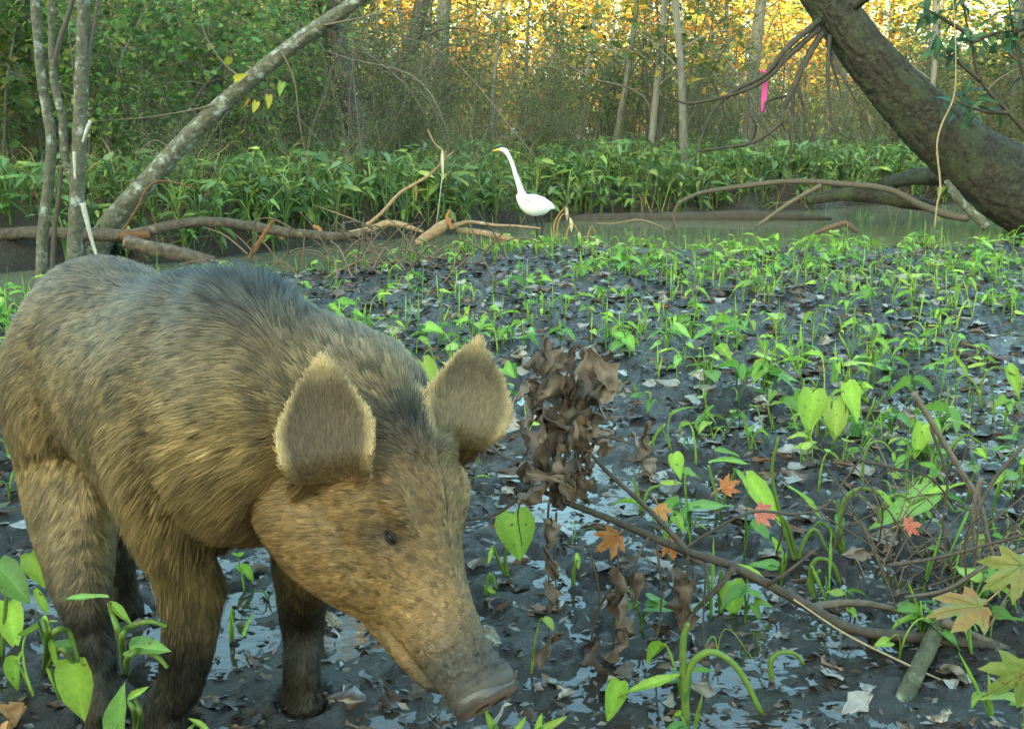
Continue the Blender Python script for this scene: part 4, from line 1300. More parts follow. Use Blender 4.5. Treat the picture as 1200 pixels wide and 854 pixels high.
    bones = [(pw(-.62, 0, .5), pw(.02, 0, .52), -PH * 1.0 - PU * .42, 1.0), (pw(.05, 0, .53), H_BACK, -PH * .75 - PU * .45, .95), (H_BACK + HX * .02, H_BACK + HX * .32, -HX * 1.0, .85)]
    for a, b in ((pw(-.5, -.1, .42), np.array(P(110, 740, 1.52))), (pw(-.56, .095, .40), np.array(G(150, 726, 0))), (pw(0, -.1, .42), np.array(P(215, 800, 1.46))), (pw(.08, .08, .40), np.array(G(356, 836, 0)))):
        bones.append((a, b, -PU * 1.0 - PH * .28, .62))
    flow = np.zeros_like(root_p); tw = np.zeros(NH)
    for a, b, d, rad in bones:
        q = (rad / (near_seg(root_p, np.asarray(a), np.asarray(b)) + .03)) ** 2.6
        flow += q[:, None] * np.asarray(d)[None]; tw += q
    flow /= tw[:, None]
    is_head = (hx > .0) & (np.abs(hz) < .2) & (np.linalg.norm(root_p - (H_BACK + H_NOSE) / 2, axis=1) < .30)
    # on the face hairs part sideways from the bridge
    flow[is_head] += (HY[None] * np.sign(hy[is_head])[:, None]) * .25 - HZ[None] * .25
    length = np.full(NH, .031); lift = np.full(NH, .22)
    hk = np.clip((hx + .02) / .08, 0, 1) * is_head
    length = length * (1 - hk) + (.016 - .0125 * np.clip((hx - .10) / .14, 0, 1)) * hk
    length = np.where(is_head, length, length * np.clip(.42 + (pz - .10) / .40, .35, 1))
    mane = np.clip((pz - .62) / .06, 0, 1) * np.clip((px + .5) / .2, 0, 1) * np.clip(1.6 - np.abs(py) / .06, 0, 1) * (~is_head)
    poll = np.clip((hz - .05) / .04, 0, 1) * np.clip((.09 - hx) / .05, 0, 1) * (hx > -.14)
    length = length + .016 * mane + .016 * poll * is_head
    lift = lift + .45 * mane + .75 * poll * is_head
    jowl = (np.clip((.02 - hx) / .05, 0, 1) * np.clip((-hz - .03) / .05, 0, 1) * (px > -.02)) * (pz < .52)
    length = length + .02 * jowl
    lift = np.where(is_head & (hx > .12), .18, lift)
    ear_in = np.zeros(NH, bool); ear_any = np.zeros(NH, bool); ear_rim = np.zeros(NH, bool)
    for E in EARS:
        a, t, w, fz = ear_coords(E, root_p)
        ins = (a > .05) & (a < 1.05) & (np.abs(t) < w * 1.12 + .010) & (fz < .024)
        side = np.sign(t)
        flow[ins] = E['ax'][None] * .9 + E['sd'][None] * (side * .55)[ins][:, None] * (np.abs(t) / np.maximum(w, .01))[ins][:, None]
        rim = ins & (np.maximum(np.abs(t) / np.maximum(w, .008), a) > .84)
        ear_any |= ins; ear_rim |= rim
        ear_in |= ins & ((nr @ E['face']) > .1) & ~rim
    length = np.where(ear_any, .009, length); length = np.where(ear_rim, .0065, length); length = np.where(ear_in, .011, length)
    lift = np.where(ear_any, .22, lift); lift = np.where(ear_rim, .5, lift)
    # waves and clumps
    wav = np.array([mnoise.noise_vector(Vector((x * 7, y * 7, z * 7))) for x, y, z in root_p])
    flow = unit(flow) + wav * .30 + rng.normal(0, .10, (NH, 3))
    flow = flow - nr * (flow * nr).sum(1)[:, None]
    flow = unit(flow)
    dirv = unit(flow * (1 - lift * .5)[:, None] + nr * (lift * (.75 + .5 * rng.random(NH)))[:, None])
    length = length * (.65 + .7 * rng.random(NH))
    keep = ~((hx > .352 * s) & (np.abs(hy) < .1) & (np.abs(hz + .04) < .1))
    for e in eyes:
        keep &= np.linalg.norm(root_p - e, axis=1) > .0088
    NC = 14000
    ci = rng.choice(NH, NC, replace=False)
    kd = kdtree.KDTree(NC)
    for k, i in enumerate(ci):
        kd.insert(Vector(root_p[i]), k)
    kd.balance()
    nearest = np.array([kd.find(Vector(p))[1] for p in root_p])
    cl_tip = (root_p + dirv * length[:, None])[ci]
    cl_val = rng.normal(0, 1, NC)
    tip = root_p + dirv * length[:, None]
    amt = np.where(ear_any, .1, np.where(is_head, .25, .55)) * (.5 + .5 * rng.random(NH))
    tip = tip * (1 - amt[:, None]) + (cl_tip[nearest] * .5 + (root_p + dirv * length[:, None]) * .5) * amt[:, None]
    tip += np.array((0, 0, -1))[None] * (length * .10)[:, None]
    mid = root_p + (tip - root_p) * .5 + nr * (length * .10)[:, None]
    C = coat(root_p, nr)
    var = 1 + .33 * cl_val[nearest] * np.where(ear_any, .25, np.where(is_head, .75, 1)) + .13 * rng.normal(0, 1, NH)
    base_c = C * np.clip(var, .42, 1.9)[:, None]
    blondt = (rng.random(NH) < .33) & ~ear_in
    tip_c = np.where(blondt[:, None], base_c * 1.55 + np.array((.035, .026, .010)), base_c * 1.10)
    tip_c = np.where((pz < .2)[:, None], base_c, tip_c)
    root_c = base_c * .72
    wid = np.where(is_head | ear_any, .00046, .00060) * (.75 + .5 * rng.random(NH))
    sidev = unit(np.cross(dirv, nr) + np.cross(dirv, unit(_c - root_p)) * .35 + np.cross(dirv, rng.normal(0, 1, (NH, 3))) * .16)
    k = keep
    root_p, mid, tip, sidev, wid, root_c, base_c, tip_c, nr, dirv = (z[k] for z in (root_p, mid, tip, sidev, wid, root_c, base_c, tip_c, nr, dirv))
    n = len(root_p)
    W = (sidev * wid[:, None])
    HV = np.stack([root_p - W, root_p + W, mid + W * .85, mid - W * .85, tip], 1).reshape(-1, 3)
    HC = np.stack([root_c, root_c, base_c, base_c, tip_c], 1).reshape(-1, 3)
    b = np.arange(n)[:, None] * 5
    quads = b + np.array([[0, 1, 2, 3]]); tris = b + np.array([[3, 2, 4]])
    hm, nt, out = new_mat('pig_bristle')
    at = node(nt, 'ShaderNodeAttribute', attribute_name='col')
    pr = node(nt, 'ShaderNodeBsdfPrincipled', Roughness=.5)
    pr.inputs['Specular IOR Level'].default_value = .35
    nt.links.new(at.outputs['Color'], pr.inputs['Base Color'])
    tr = nt.nodes.new('ShaderNodeBsdfTranslucent'); nt.links.new(at.outputs['Color'], tr.inputs[0])
    mx = node(nt, 'ShaderNodeMixShader'); mx.inputs[0].default_value = .22
    nt.links.new(pr.outputs[0], mx.inputs[1]); nt.links.new(tr.outputs[0], mx.inputs[2]); nt.links.new(mx.outputs[0], out.inputs[0])
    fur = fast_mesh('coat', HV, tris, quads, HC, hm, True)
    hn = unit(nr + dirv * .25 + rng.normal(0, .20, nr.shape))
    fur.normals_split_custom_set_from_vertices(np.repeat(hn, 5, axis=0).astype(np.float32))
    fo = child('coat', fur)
    fo['kind'] = 'stuff'
    # ---------------- eyes
    em = plain_mat('pig_eye', .35, .3, (.012, .010, .009))
    lm = plain_mat('pig_eyelid', .8, .1, (.026, .020, .015))
    for e, sg in zip(eyes, (-1, 1)):
        eb = MB()
        nrm = unit(HY * sg * .8 + HZ * .35 + HX * .25)
        fwd = unit(HX - nrm * np.dot(HX, nrm)); upv = np.cross(nrm, fwd)
        c0 = e - nrm * .0090
        rr = .0070
        vs, fs = [], []
        nl, nn = 8, 12
        for i in range(nl + 1):
            ph = np.pi * i / nl
            for j in range(nn):
                th = 2 * np.pi * j / nn
                vs.append(c0 + rr * (nrm * math.cos(ph) + (fwd * math.cos(th) * 1.15 + upv * math.sin(th) * .6) * math.sin(ph)))
        for i in range(nl):
            for j in range(nn):
                q = (j + 1) % nn
                fs.append((i * nn + j, i * nn + q, (i + 1) * nn + q, (i + 1) * nn + j))
        eb.add(vs, fs)
        eo = child('eye', eb.mesh('eye', em))
        lb = MB()
        for sgn in (1, -1):
            pts = [c0 + fwd * (math.cos(a) * rr * 1.3) + upv * (sgn * math.sin(a) * rr * (.66 if sgn > 0 else .6)) + nrm * (rr * (.35 + .55 * math.sin(a))) for a in np.linspace(0, np.pi, 7)]
            tube(lb, pts, [.0008, .0016, .0022, .0024, .0022, .0016, .0008], 6, 14)
        lo = link('eyelid', lb.mesh('eyelid', lm), eo)
    # ---------------- nose disc with nostrils
    nb = MB()
    c0 = hw(.3655 * s, 0, -.036 * s)
    ring_n = 28
    vs, fs, cs = [c0 + HX * .009], [], [(.20, .115, .08)]
    prof = [(.30, .010), (.62, .0095), (.90, .010), (1.05, .006), (1.08, -.004), (1.0, -.012)]
    for (rr, ox) in prof:
        for j in range(ring_n):
            th = 2 * np.pi * j / ring_n
            q = c0 + HX * ox + HY * (math.cos(th) * .042 * s * rr) + HZ * (math.sin(th) * .042 * s * rr)
            vs.append(q); cs.append((.20, .115, .08) if rr < 1.0 else (.055, .045, .038))
    for j in range(ring_n):
        fs.append((0, 1 + j, 1 + (j + 1) % ring_n))
    for i in range(len(prof) - 1):
        for j in range(ring_n):
            q = (j + 1) % ring_n
            fs.append((1 + i * ring_n + j, 1 + (i + 1) * ring_n + j, 1 + (i + 1) * ring_n + q, 1 + i * ring_n + q))
    nb.add(vs, fs, np.array(cs))
    nm = plain_mat('pig_nose', .32, .5, None, .4, 160)
    no = child('nose_disc', nb.mesh('nose_disc', nm))
    km = plain_mat('pig_nostril', .7, .2, (.012, .008, .007))
    for sg in (-1, 1):
        tb = MB()
        cc = c0 + HY * (sg * .019 * s) + HZ * .002 + HX * .0106
        vs = [cc + (HY * math.cos(a) * .0085 + HZ * math.sin(a) * .0125) * s for a in np.linspace(0, 2 * np.pi, 14, endpoint=False)]
        vs2 = [q * .35 + (cc - HX * .002) * .65 for q in vs]
        tb.add(vs + vs2, [tuple((j, (j + 1) % 14, 14 + (j + 1) % 14, 14 + j)) for j in range(14)] + [tuple(14 + j for j in range(14))])
        link('nostril', tb.mesh('nostril', km), no)
    # tail
    tb = MB()
    p0 = pw(-.695, .0, .57)
    tube(tb, [p0 + PH * .03, p0 - PH * .03 - PU * .03, p0 - PH * .05 - PU * .11, p0 - PH * .045 - PU * .19, p0 - PH * .05 - PU * .25], [.014, .012, .009, .007, .011], 7, 16, (.09, .07, .04))
    child('tail', tb.mesh('tail', m))
    return root
build_pig()
# ================================================================== the egret
def build_egret():
    Y = 9.0
    E = lambda u, v, dy=0: np.array(P(u, v, Y + dy))
    base = np.array(P(630, 262, Y)); base[2] = -.12
    root = thing('egret', 'white long-necked egret with yellow bill wading in the creek', 'bird', tuple(base))
    k = Y / F
    mb = MB()
    tor = [E(607, 227), E(612, 233), E(619, 238), E(628, 241), (E(638, 241.5)), E(645, 242), E(650, 244.5)]
    w = [.020, .045, .07, .078, .062, .035, .010]; h = [.022, .055, .085, .092, .072, .036, .010]
    loft_path(mb, [tuple(p) + (a, b) for p, a, b in zip(tor, w, h)], sides=20, n=30)
    nk = [E(616, 236), E(612, 228), E(608.5, 218), E(604.5, 206), E(600.5, 193), E(596.5, 183.5), E(592.5, 177.5), E(588, 175.5), E(584.5, 175.6)]
    w = [.05, .034, .026, .021, .019, .019, .023, .019, .009]
    loft_path(mb, [tuple(p) + (a, a * 1.08) for p, a in zip(nk, w)], up=(0, 1, 0), sides=14, n=44)
    me = mb.mesh('egret_raw', None)
    tmp = bpy.data.objects.new('egret_raw', me); COL.objects.link(tmp)
    rm = tmp.modifiers.new('r', 'REMESH'); rm.mode = 'VOXEL'; rm.voxel_size = .007
    sm = tmp.modifiers.new('s', 'SMOOTH'); sm.factor = .5; sm.iterations = 5
    body = bpy.data.meshes.new_from_object(tmp.evaluated_get(bpy.context.evaluated_depsgraph_get()))
    bpy.data.objects.remove(tmp); bpy.data.meshes.remove(me)
    body.name = 'body'
    for nm in [a.name for a in body.color_attributes]:
        body.color_attributes.remove(body.color_attributes[nm])
    body.materials.clear()
    wm = plain_mat('egret_plumage', .7, .2, (.66, .65, .645), .6, 90)
    finish(body, None, wm, True)
    def child(name, me, par=None):
        o = link(name, me, par or root)
        if par is None:
            o.location = tuple(-base)
        return o
    child('body', body)
    # folded wings of overlapping feathers
    for sg in (-1, 1):
        wb = MB()
        for i in range(11):
            t = i / 10
            a = E(614 + 12 * t, 233 - 3.5 * math.sin(t * 3.1) + 7 * t, 0) + np.array((0, sg * (.052 + .03 * math.sin(t * 3.1)), 0))
            b_ = E(640 + 12 * (t if t < .6 else 1.2 - t), 238 + 10 * t, 0) + np.array((0, sg * .035, 0))
            d = b_ - a
            blade(wb, a, d, np.array((0, sg, .25)), float(np.linalg.norm(d)), .075, LANCE, -.15, .05, (.66, .65, .645), 1.0, 0.01)
        child('wing', wb.mesh('wing', wm))
    bb = MB()
    tube(bb, [E(587, 175.6), E(583, 175.9), E(579.5, 176.5), E(576.5, 177.2)], [.012, .010, .006, .0015], 8, 10, (.75, .42, .06))
    child('bill', bb.mesh('bill', plain_mat('egret_bill', .4, .4)))
    em = plain_mat('egret_eye', .2, .5, (.02, .02, .02))
    for sg in (-1, 1):
        eb = MB()
        c0 = E(588.6, 174.8) + np.array((0, sg * .017, 0))
        tube(eb, [c0 - np.array((0, .003 * sg, 0)), c0, c0 + np.array((0, .003 * sg, 0))], [.003, .0045, .001], 8, None)
        child('eye', eb.mesh('eye', em))
    lm = plain_mat('egret_leg', .5, .3, (.02, .019, .018))
    for (u, dy) in ((633, -.03), (627, .04)):
        lb = MB()
        top = E(u, 252, dy); kn = E(u + 2.5, 266, dy); ft = np.array(kn); ft[2] = -.22; ft[0] -= .02
        tube(lb, [top, (top + kn) / 2, kn, ft], [.014, .009, .009, .006], 7, 12)
        child('leg', lb.mesh('leg', lm))
build_egret()
# ================================================================== foreground: dead branch, leaves, shoots
def crumple(mb, centre, size, col, axis=None, roll=1.2, seed=None, n=9):
    """a dry crumpled leaf: a pointed sheet rolled and creased"""
    ax = unit(rng.normal(0, 1, 3) if axis is None else axis); up = rng.normal(0, 1, 3); up = unit(up - ax * np.dot(up, ax)); sd = np.cross(ax, up)
    so = rng.uniform(0, 50)
    V, f, C = [], [], []
    for i in range(n):
        t = i / (n - 1)
        wd = math.sin(math.pi * (t * .92 + .06)) ** .7 * (1 + .22 * math.sin(t * 17 + so))
        for j in range(n):
            s_ = (j / (n - 1) - .5) * 2
            th = s_ * roll * (.7 + .5 * math.sin(t * 3 + so))
            r = .42 * size / max(roll, .3)
            x = math.sin(th) * r * wd; z = (1 - math.cos(th)) * r * wd
            nz = mnoise.noise(Vector((s_ * 1.9 + so, t * 3.6, so))) * .30 * size + mnoise.noise(Vector((s_ * 4.5 + so, t * 8, so))) * .07 * size
            V.append(np.asarray(centre) + ax * ((t - .5) * size) + sd * x + up * (z + nz - .25 * size * (t - .5) ** 2))
            C.append(np.asarray(col) * (1 + .3 * mnoise.noise(Vector((s_ * 3 + so, t * 5, 1.3)))))
    for i in range(n - 1):
        for j in range(n - 1):
            a = i * n + j
            f.append((a, a + 1, a + n + 1, a + n))
    mb.add(V, f, np.clip(np.array(C), .005, .9))
def maple(mb, base, direc, normal, L, col, col2, curl=.25, lobes=((0, 1.0), (.75, .82), (1.45, .50))):
    d = unit(direc); nrm = np.asarray(normal, float); nrm = unit(nrm - d * np.dot(nrm, d)); s = np.cross(d, nrm)
    # outline in polar form about the stalk joint
    out = []
    key = [(0.0, 1.0), (.10, .80), (.16, .84), (.26, .62), (.38, .46), (.52, .62), (.60, .72), (.68, .90), (.80, .72), (.90, .66), (1.05, .44), (1.22, .50), (1.38, .62), (1.55, .46), (1.85, .26), (2.3, .22), (2.8, .12)]
    for a, r in key:
        out.append((a, r))
    pol = [(-a, r) for a, r in reversed(out[1:])] + out
    V, C = [np.asarray(base)], [np.asarray(col2)]
    ph = rng.uniform(0, 6)
    rings = (.4, .75, 1.0)
    for q in rings:
        for a, r in pol:
            rr = r * q * L
            x, y = math.sin(a) * rr, math.cos(a) * rr
            z = -curl * (rr / L) ** 2 * L * (1 + .5 * math.sin(a * 3 + ph)) + .035 * L * math.sin(a * 9 + ph) * q
            V.append(np.asarray(base) + d * y + s * x + nrm * z)
            k = min(max(mnoise.noise(Vector((x / L * 3 + ph, y / L * 3, 0))) + .5 + .25 * (q - .5), 0), 1)
            C.append(np.asarray(col) * (1 - k) + np.asarray(col2) * k)
    n = len(pol)
    f = [(0, 1 + i, 2 + i) for i in range(n - 1)]
    for r_ in range(len(rings) - 1):
        for i in range(n - 1):
            a = 1 + r_ * n + i; b = a + n
            f.append((a, b, b + 1, a + 1))
    mb.add(V, f, np.array(C))

# ------------------------------------------------------------------ the fallen dead branch with its bunch of dry leaves
FB = 1.72
fb = root_thing('dead_branch', 'fallen dead branch with a bunch of crumpled brown leaves beside the snout of the pig', 'branch', G(1150, 760, 0))
fo = Vector(fb['_o'])
branch_obj('stem', 'twig_bark', px_path([(1168, 756), (1080, 748, .0), (1000, 737), (940, 706), (862, 665), (800, 644), (722, 611), (668, 590), (640, 577)], FB), [.0115, .0112, .0100, .0088, .0078, .0072, .0062, .0052, .0044], fb, 10, 110, .12, (.75, .72, .68))
for pts, r in (([(640, 577), (618, 572), (600, 590), (575, 605), (545, 609)], .0045), ([(806, 646), (775, 612), (742, 580), (715, 556), (690, 530)], .0055), ([(690, 530), (700, 515), (712, 512), (740, 520)], .0035), ([(660, 588), (655, 540), (664, 500), (660, 455), (672, 425)], .0042),
               ([(664, 500), (690, 470), (700, 440)], .003), ([(900, 685), (925, 668), (960, 640)], .004), ([(860, 664), (840, 690), (815, 715), (800, 735)], .006), ([(800, 644), (830, 625), (880, 600), (935, 602), (968, 592), (990, 563), (1010, 536)], .003), ([(618, 572), (607, 600), (612, 640)], .002), ([(760, 628), (745, 660), (738, 690)], .0025),
               ([(737, 662), (712, 695), (694, 728), (697, 752), (713, 757), (740, 745), (754, 733)], .003), ([(668, 590), (672, 540), (690, 500), (702, 470)], .003)):
    branch_obj('twig', 'twig_bark', px_path([(u, v, rng.uniform(-.02, .02)) for u, v in pts], FB - .02), list(np.linspace(r, r * .5, len(pts))), fb, 6, None, .12, (.9, .85, .82))
DRY = [(.15, .105, .072), (.12, .085, .062), (.19, .14, .10), (.10, .07, .052), (.22, .175, .135)]
for (u, v, s_) in ((640, 418, .055), (628, 430, .05), (668, 430, .06), (690, 425, .055), (655, 452, .065), (700, 448, .06), (712, 460, .045), (632, 470, .06), (670, 475, .065), (690, 488, .06), (645, 505, .065), (668, 515, .06), (630, 500, .05), (655, 540, .055), (640, 560, .06), (625, 555, .05), (662, 565, .05), (680, 455, .06), (618, 460, .035), (650, 578, .045), (705, 420, .04), (676, 545, .04), (636, 530, .055), (650, 435, .06), (665, 460, .06), (695, 470, .055), (655, 490, .06), (625, 485, .05), (648, 525, .06), (668, 500, .055), (660, 585, .05), (635, 450, .05), (715, 440, .05), (682, 505, .05), (630, 575, .05)) + tuple((660 + rng.normal(0, 26), rng.uniform(410, 590), rng.uniform(.03, .05)) for _ in range(26)):
    mb = MB()
    crumple(mb, P(u + rng.normal(0, 3), v + rng.normal(0, 3), FB - .03 + rng.uniform(-.06, .05)) - fo, s_ * 1.22, np.array(DRY[rng.integers(0, 5)]) * 1.0, rng.normal(0, .7, 3) + np.array((0, 0, -1)), rng.uniform(.7, 1.7))
    mb.build('leaf', MATS['leaf_dead'], fb)
for (u, v, s_) in ((757, 505, .04), (752, 525, .045), (760, 545, .04), (745, 515, .03)):
    mb = MB()
    crumple(mb, P(u, v, FB + .06) - fo, s_, DRY[rng.integers(0, 5)], (rng.normal(0, .4), 0, -1), 1.0)
    mb.build('leaf', MATS['leaf_dead'], fb)
# withered rags hanging below the branch
for (u, v, s_) in ((643, 625, .05), (645, 660, .055), (643, 700, .05), (720, 690, .07), (735, 720, .075), (725, 755, .065), (790, 690, .07), (800, 720, .065), (640, 760, .06), (655, 800, .07), (670, 830, .07), (640, 825, .06), (810, 690, .05), (700, 770, .06), (745, 690, .06)):
    mb = MB()
    crumple(mb, P(u, v, FB - .05 + rng.uniform(-.05, .05)) - fo, s_ * 1.1, np.array(DRY[rng.integers(0, 4)]) * .8, (rng.normal(0, .3), 0, -1), rng.uniform(.9, 1.9))
    mb.build('withered_leaf', MATS['leaf_dead'], fb)
for pts in ([(643, 590), (641, 640), (644, 700), (642, 770)], [(652, 600), (650, 660), (655, 720)], [(725, 640), (722, 700), (716, 790)], [(806, 650), (803, 720), (800, 800)], [(690, 640), (702, 700), (690, 760)], [(770, 640), (775, 700), (768, 760)], [(828, 660), (824, 740), (830, 790)]):
    branch_obj('twig', 'twig_bark', px_path(pts, FB - .03), [.0022, .0018, .0015, .0012][:len(pts)], fb, 5, None, .1, (.9, .8, .7))

# other sticks
single('mossy_stick', 'straight mossy stick with white lichen flecks standing under the dead branch', 'stick', 'bark_lichen', px_path([(1036, 872, -.12), (1052, 834, -.06), (1075, 785, .02), (1096, 742, .12), (1112, 705, .22)], 1.6), [.0155, .015, .0148, .0145, .014], 10, 20, .05, (.85, .88, .7))
for pts, r, Y, lab, col in (([(1070, 460), (1095, 500), (1122, 545), (1148, 590), (1160, 640), (1182, 700), (1215, 760)], .0065, 2.0, 'grey twig leaning over the shoots at the far side of the dead branch', (1.7, 1.6, 1.5)),
                       ([(1105, 728), (1150, 748), (1200, 768), (1240, 785)], .009, 1.72, 'stout grey twig lying against the thick end of the dead branch', (1.3, 1.2, 1.1)),
                       ([(945, 712), (1000, 706), (1048, 714), (1092, 730)], .008, 1.8, 'grey twig running just behind the dead branch', (1.3, 1.25, 1.15)),
                       ([(1040, 662), (1090, 655), (1150, 640), (1215, 622)], .004, 1.85, 'thin dark twig lying across the tangle behind the dead branch', (.9, .8, .75)),
                       ([(1150, 560), (1140, 600), (1146, 650), (1170, 690)], .005, 1.95, 'short grey twig curving down through the tangle', (1.6, 1.5, 1.4)),
                       ([(1010, 540), (1045, 548), (1090, 560), (1120, 590), (1170, 610)], .003, 2.05, 'thin dark curved twig among the shoots beyond the tangle', (.8, .7, .65)),
                       ([(870, 760), (900, 735), (960, 725), (1010, 700)], .005, 1.9, 'dark twig half sunk in the mud under the dead branch', (.8, .7, .6)),
                       ([(1090, 500), (1110, 560), (1105, 620), (1120, 690)], .003, 2.0, 'thin upright brown twig in the tangle', (1.0, .9, .8)),
                       ([(1200, 520), (1160, 570), (1130, 640), (1125, 700)], .004, 1.9, 'brown twig slanting down into the tangle from the side', (1.1, 1.0, .9)),
                       ([(1210, 640), (1160, 660), (1110, 690), (1060, 700)], .005, 1.8, 'grey brown twig slanting behind the lobed leaves', (1.2, 1.1, 1.0)),
                       ([(560, 510), (590, 535), (625, 545)], .003, 2.5, 'thin twig lying on wet mud by the ear of the pig', (.8, .7, .6))):
    single('twig', lab, 'twig', 'twig_bark', px_path(pts, Y), list(np.linspace(r, r * .6, len(pts))), 6, 30, .1, col)
single('dry_vine', 'long pale dry vine slanting across the thick end of the dead branch', 'vine', 'twig_pale', px_path([(930, 702), (990, 742), (1050, 772), (1100, 795), (1152, 816)], 1.62), [.0016, .0022, .0022, .002, .0016], 5, 30, .05, (.8, .72, .55))
# tangle of fine dead stems
tg = root_thing('dead_stem_tangle', 'tangle of fine brown dead stems behind the thick end of the dead branch', 'brush', G(1130, 690, 0))
to_ = Vector(tg['_o'])
for k in range(70):
    x, y = rng.normal(0, .13), rng.normal(.05, .12)
    a = rng.uniform(0, 6.28); L = rng.uniform(.1, .34)
    s0 = Vector((x, y, -.02 + rng.uniform(0, .03)))
    e = s0 + Vector((math.cos(a) * L * .75, math.sin(a) * L * .5, abs(rng.normal(.5, .45)) * L))
    md = (s0 + e) / 2 + Vector((rng.normal(0, .02), rng.normal(0, .02), rng.uniform(.0, .06)))
    mb = MB()
    tube(mb, [s0, md, e], [.0022, .0018, .0010], 4, 7, np.ones(3) * rng.uniform(.7, 1.8) * np.array((1.1, .95, .8)), cap=False)
    mb.build('stem', MATS['twig_bark'], tg)

# ------------------------------------------------------------------ lobed autumn leaves
def maple_thing(u, v, Y, L, direc, normal, col, col2, label, stem=None, curl=.25):
    o = P(u, v, Y)
    t = thing('lobed_leaf', label, 'leaf', tuple(o))
    mb = MB(); maple(mb, (0, 0, 0), direc, normal, L, col, col2, curl)
    for a_, r_ in ((0, .92), (.68, .80), (-.68, .80), (1.38, .5), (-1.38, .5)):      # main veins, a little proud
        d_ = unit(direc); n_ = np.asarray(normal, float); n_ = unit(n_ - d_ * np.dot(n_, d_)); s__ = np.cross(d_, n_)
        tube(mb, [(d_ * math.cos(a_) + s__ * math.sin(a_)) * L * r_ * q + n_ * (.0006 - curl * (r_ * q) ** 2 * L) for q in (0, .5, .95)], [.0011, .0008, .0003], 4, 6, np.asarray(col2) * 1.2)
    mb.build('blade', MATS['leaf_sprout'], t)
    sb = MB()
    e = np.array(stem if stem is not None else -unit(direc) * L * .8)
    tube(sb, [(0, 0, 0), e * .5 + np.array((0, 0, .1)) * L, e], [.0012, .0012, .0014], 5, 8, (.30, .18, .07))
    sb.build('stalk', MATS['stem_green'], t)
maple_thing(1150, 710, 1.45, .082, (-1, .1, -.08), (.1, -.3, 1), (.36, .17, .06), (.24, .24, .07), 'orange and yellow lobed leaf pointing across the tangle of dead stems', (.09, .0, .07))
maple_thing(1198, 662, 1.45, .068, (-.9, -.1, -.6), (.2, -.8, .7), (.26, .22, .06), (.20, .22, .06), 'olive yellow lobed leaf drooping above the orange lobed leaf', (.06, 0, .03))
maple_thing(1202, 785, 1.35, .070, (-.75, .1, -.8), (-.1, -1, .35), (.16, .22, .05), (.24, .26, .06), 'yellow green lobed leaf hanging below the orange lobed leaf', (.05, 0, .05))
maple_thing(724, 628, 1.75, .050, (-.8, -.2, -.5), (.1, -.9, .5), (.46, .17, .06), (.52, .24, .08), 'ragged orange lobed leaf hanging under the middle of the dead branch')
maple_thing(786, 634, 1.74, .036, (.2, -.3, -.9), (.1, -.9, .3), (.50, .16, .05), (.55, .25, .08), 'small bright orange leaf hanging at the fork of the dead branch')
maple_thing(772, 594, 1.8, .032, (.4, -.3, -.6), (.1, -.9, .3), (.52, .22, .08), (.55, .3, .1), 'pale orange leaf caught above the fork of the dead branch')
maple_thing(848, 572, 1.85, .036, (.9, .1, .5), (-.3, -.9, .6), (.45, .14, .05), (.5, .2, .06), 'orange red leaf tilted up beside a broad green shoot leaf')
maple_thing(888, 600, 1.8, .040, (.9, -.1, -.15), (0, -.8, .6), (.52, .12, .10), (.55, .22, .15), 'pinkish red leaf lying over a green shoot past the dead branch')
maple_thing(1062, 616, 1.95, .036, (.9, .1, .1), (0, -.8, .6), (.50, .10, .09), (.5, .2, .1), 'red leaf lying on a wide green shoot leaf behind the tangle')

# ------------------------------------------------------------------ leaf litter on the mud
LIT_COL = [(.060, .042, .030), (.085, .055, .035), (.11, .075, .048), (.040, .032, .026), (.12, .09, .065), (.05, .040, .030), (.13, .07, .035), (.075, .06, .045), (.12, .095, .07), (.25, .23, .20)]
def make_litter():
    pr_ = Proto(); mb = MB()
    L = rng.uniform(.05, .085)
    crumple(mb, (0, 0, .006), L, LIT_COL[rng.integers(0, len(LIT_COL))], (1, 0, 0), rng.uniform(.25, 1.0), None, 6)
    V = np.concatenate(mb.v); V[:, 2] *= .55; V[:, 2] -= V[:, 2].min() + .002; mb.v = [V]
    return pr_.part('fallen_leaf', mb, MATS['leaf_wet'] if rng.random() < .7 else MATS['leaf_dead'])
LITTER = [make_litter() for _ in range(26)]
lit = []
while len(lit) < 3300:
    Y = rng.uniform(1.15, 9.2); x = rng.uniform(-.62, .62) * Y
    if Y > bank_near(np.array([x]))[0] - .12:
        continue
    if rng.random() > .25 + .75 * sstep(2.5, 5.5, Y) and rng.random() > .35:
        continue
    lit.append((Y, x))
lit.sort()
for k, (Y, x) in enumerate(lit[:280]):
    nm, V, F_, C, mat = LITTER[k % 26].parts[0]
    if not hasattr(LITTER[k % 26], 'me'):
        LITTER[k % 26].objects('fallen_leaf')
    o = link('fallen_leaf', LITTER[k % 26].me[0][1])
    z = max(gz(x, Y), -.024)
    o.location = (x, Y, z); o.rotation_euler = (rng.normal(0, .25), rng.normal(0, .25), rng.uniform(0, 6.28)); s_ = rng.uniform(.45, .9); o.scale = (s_, s_, s_)
    tag(o, 'dark wet fallen leaf lying on the mud', 'fallen leaf', 'fallen leaves on the mud')
xy = np.array(lit[280:]); zz = np.maximum(ground_z(xy[:, 1], xy[:, 0]), -.024)
lo_ = link('leaf_litter', merge([(LITTER[k % 26], (x, Y, z), rng.uniform(0, 6.28), rng.uniform(.7, 1.35)) for k, ((Y, x), z) in enumerate(zip(lit[280:], zz))], [MATS['leaf_wet'], MATS['leaf_dead']]))
lo_['kind'] = 'stuff'
lo_['label'] = 'scattered dead leaf litter on the mud towards the creek'
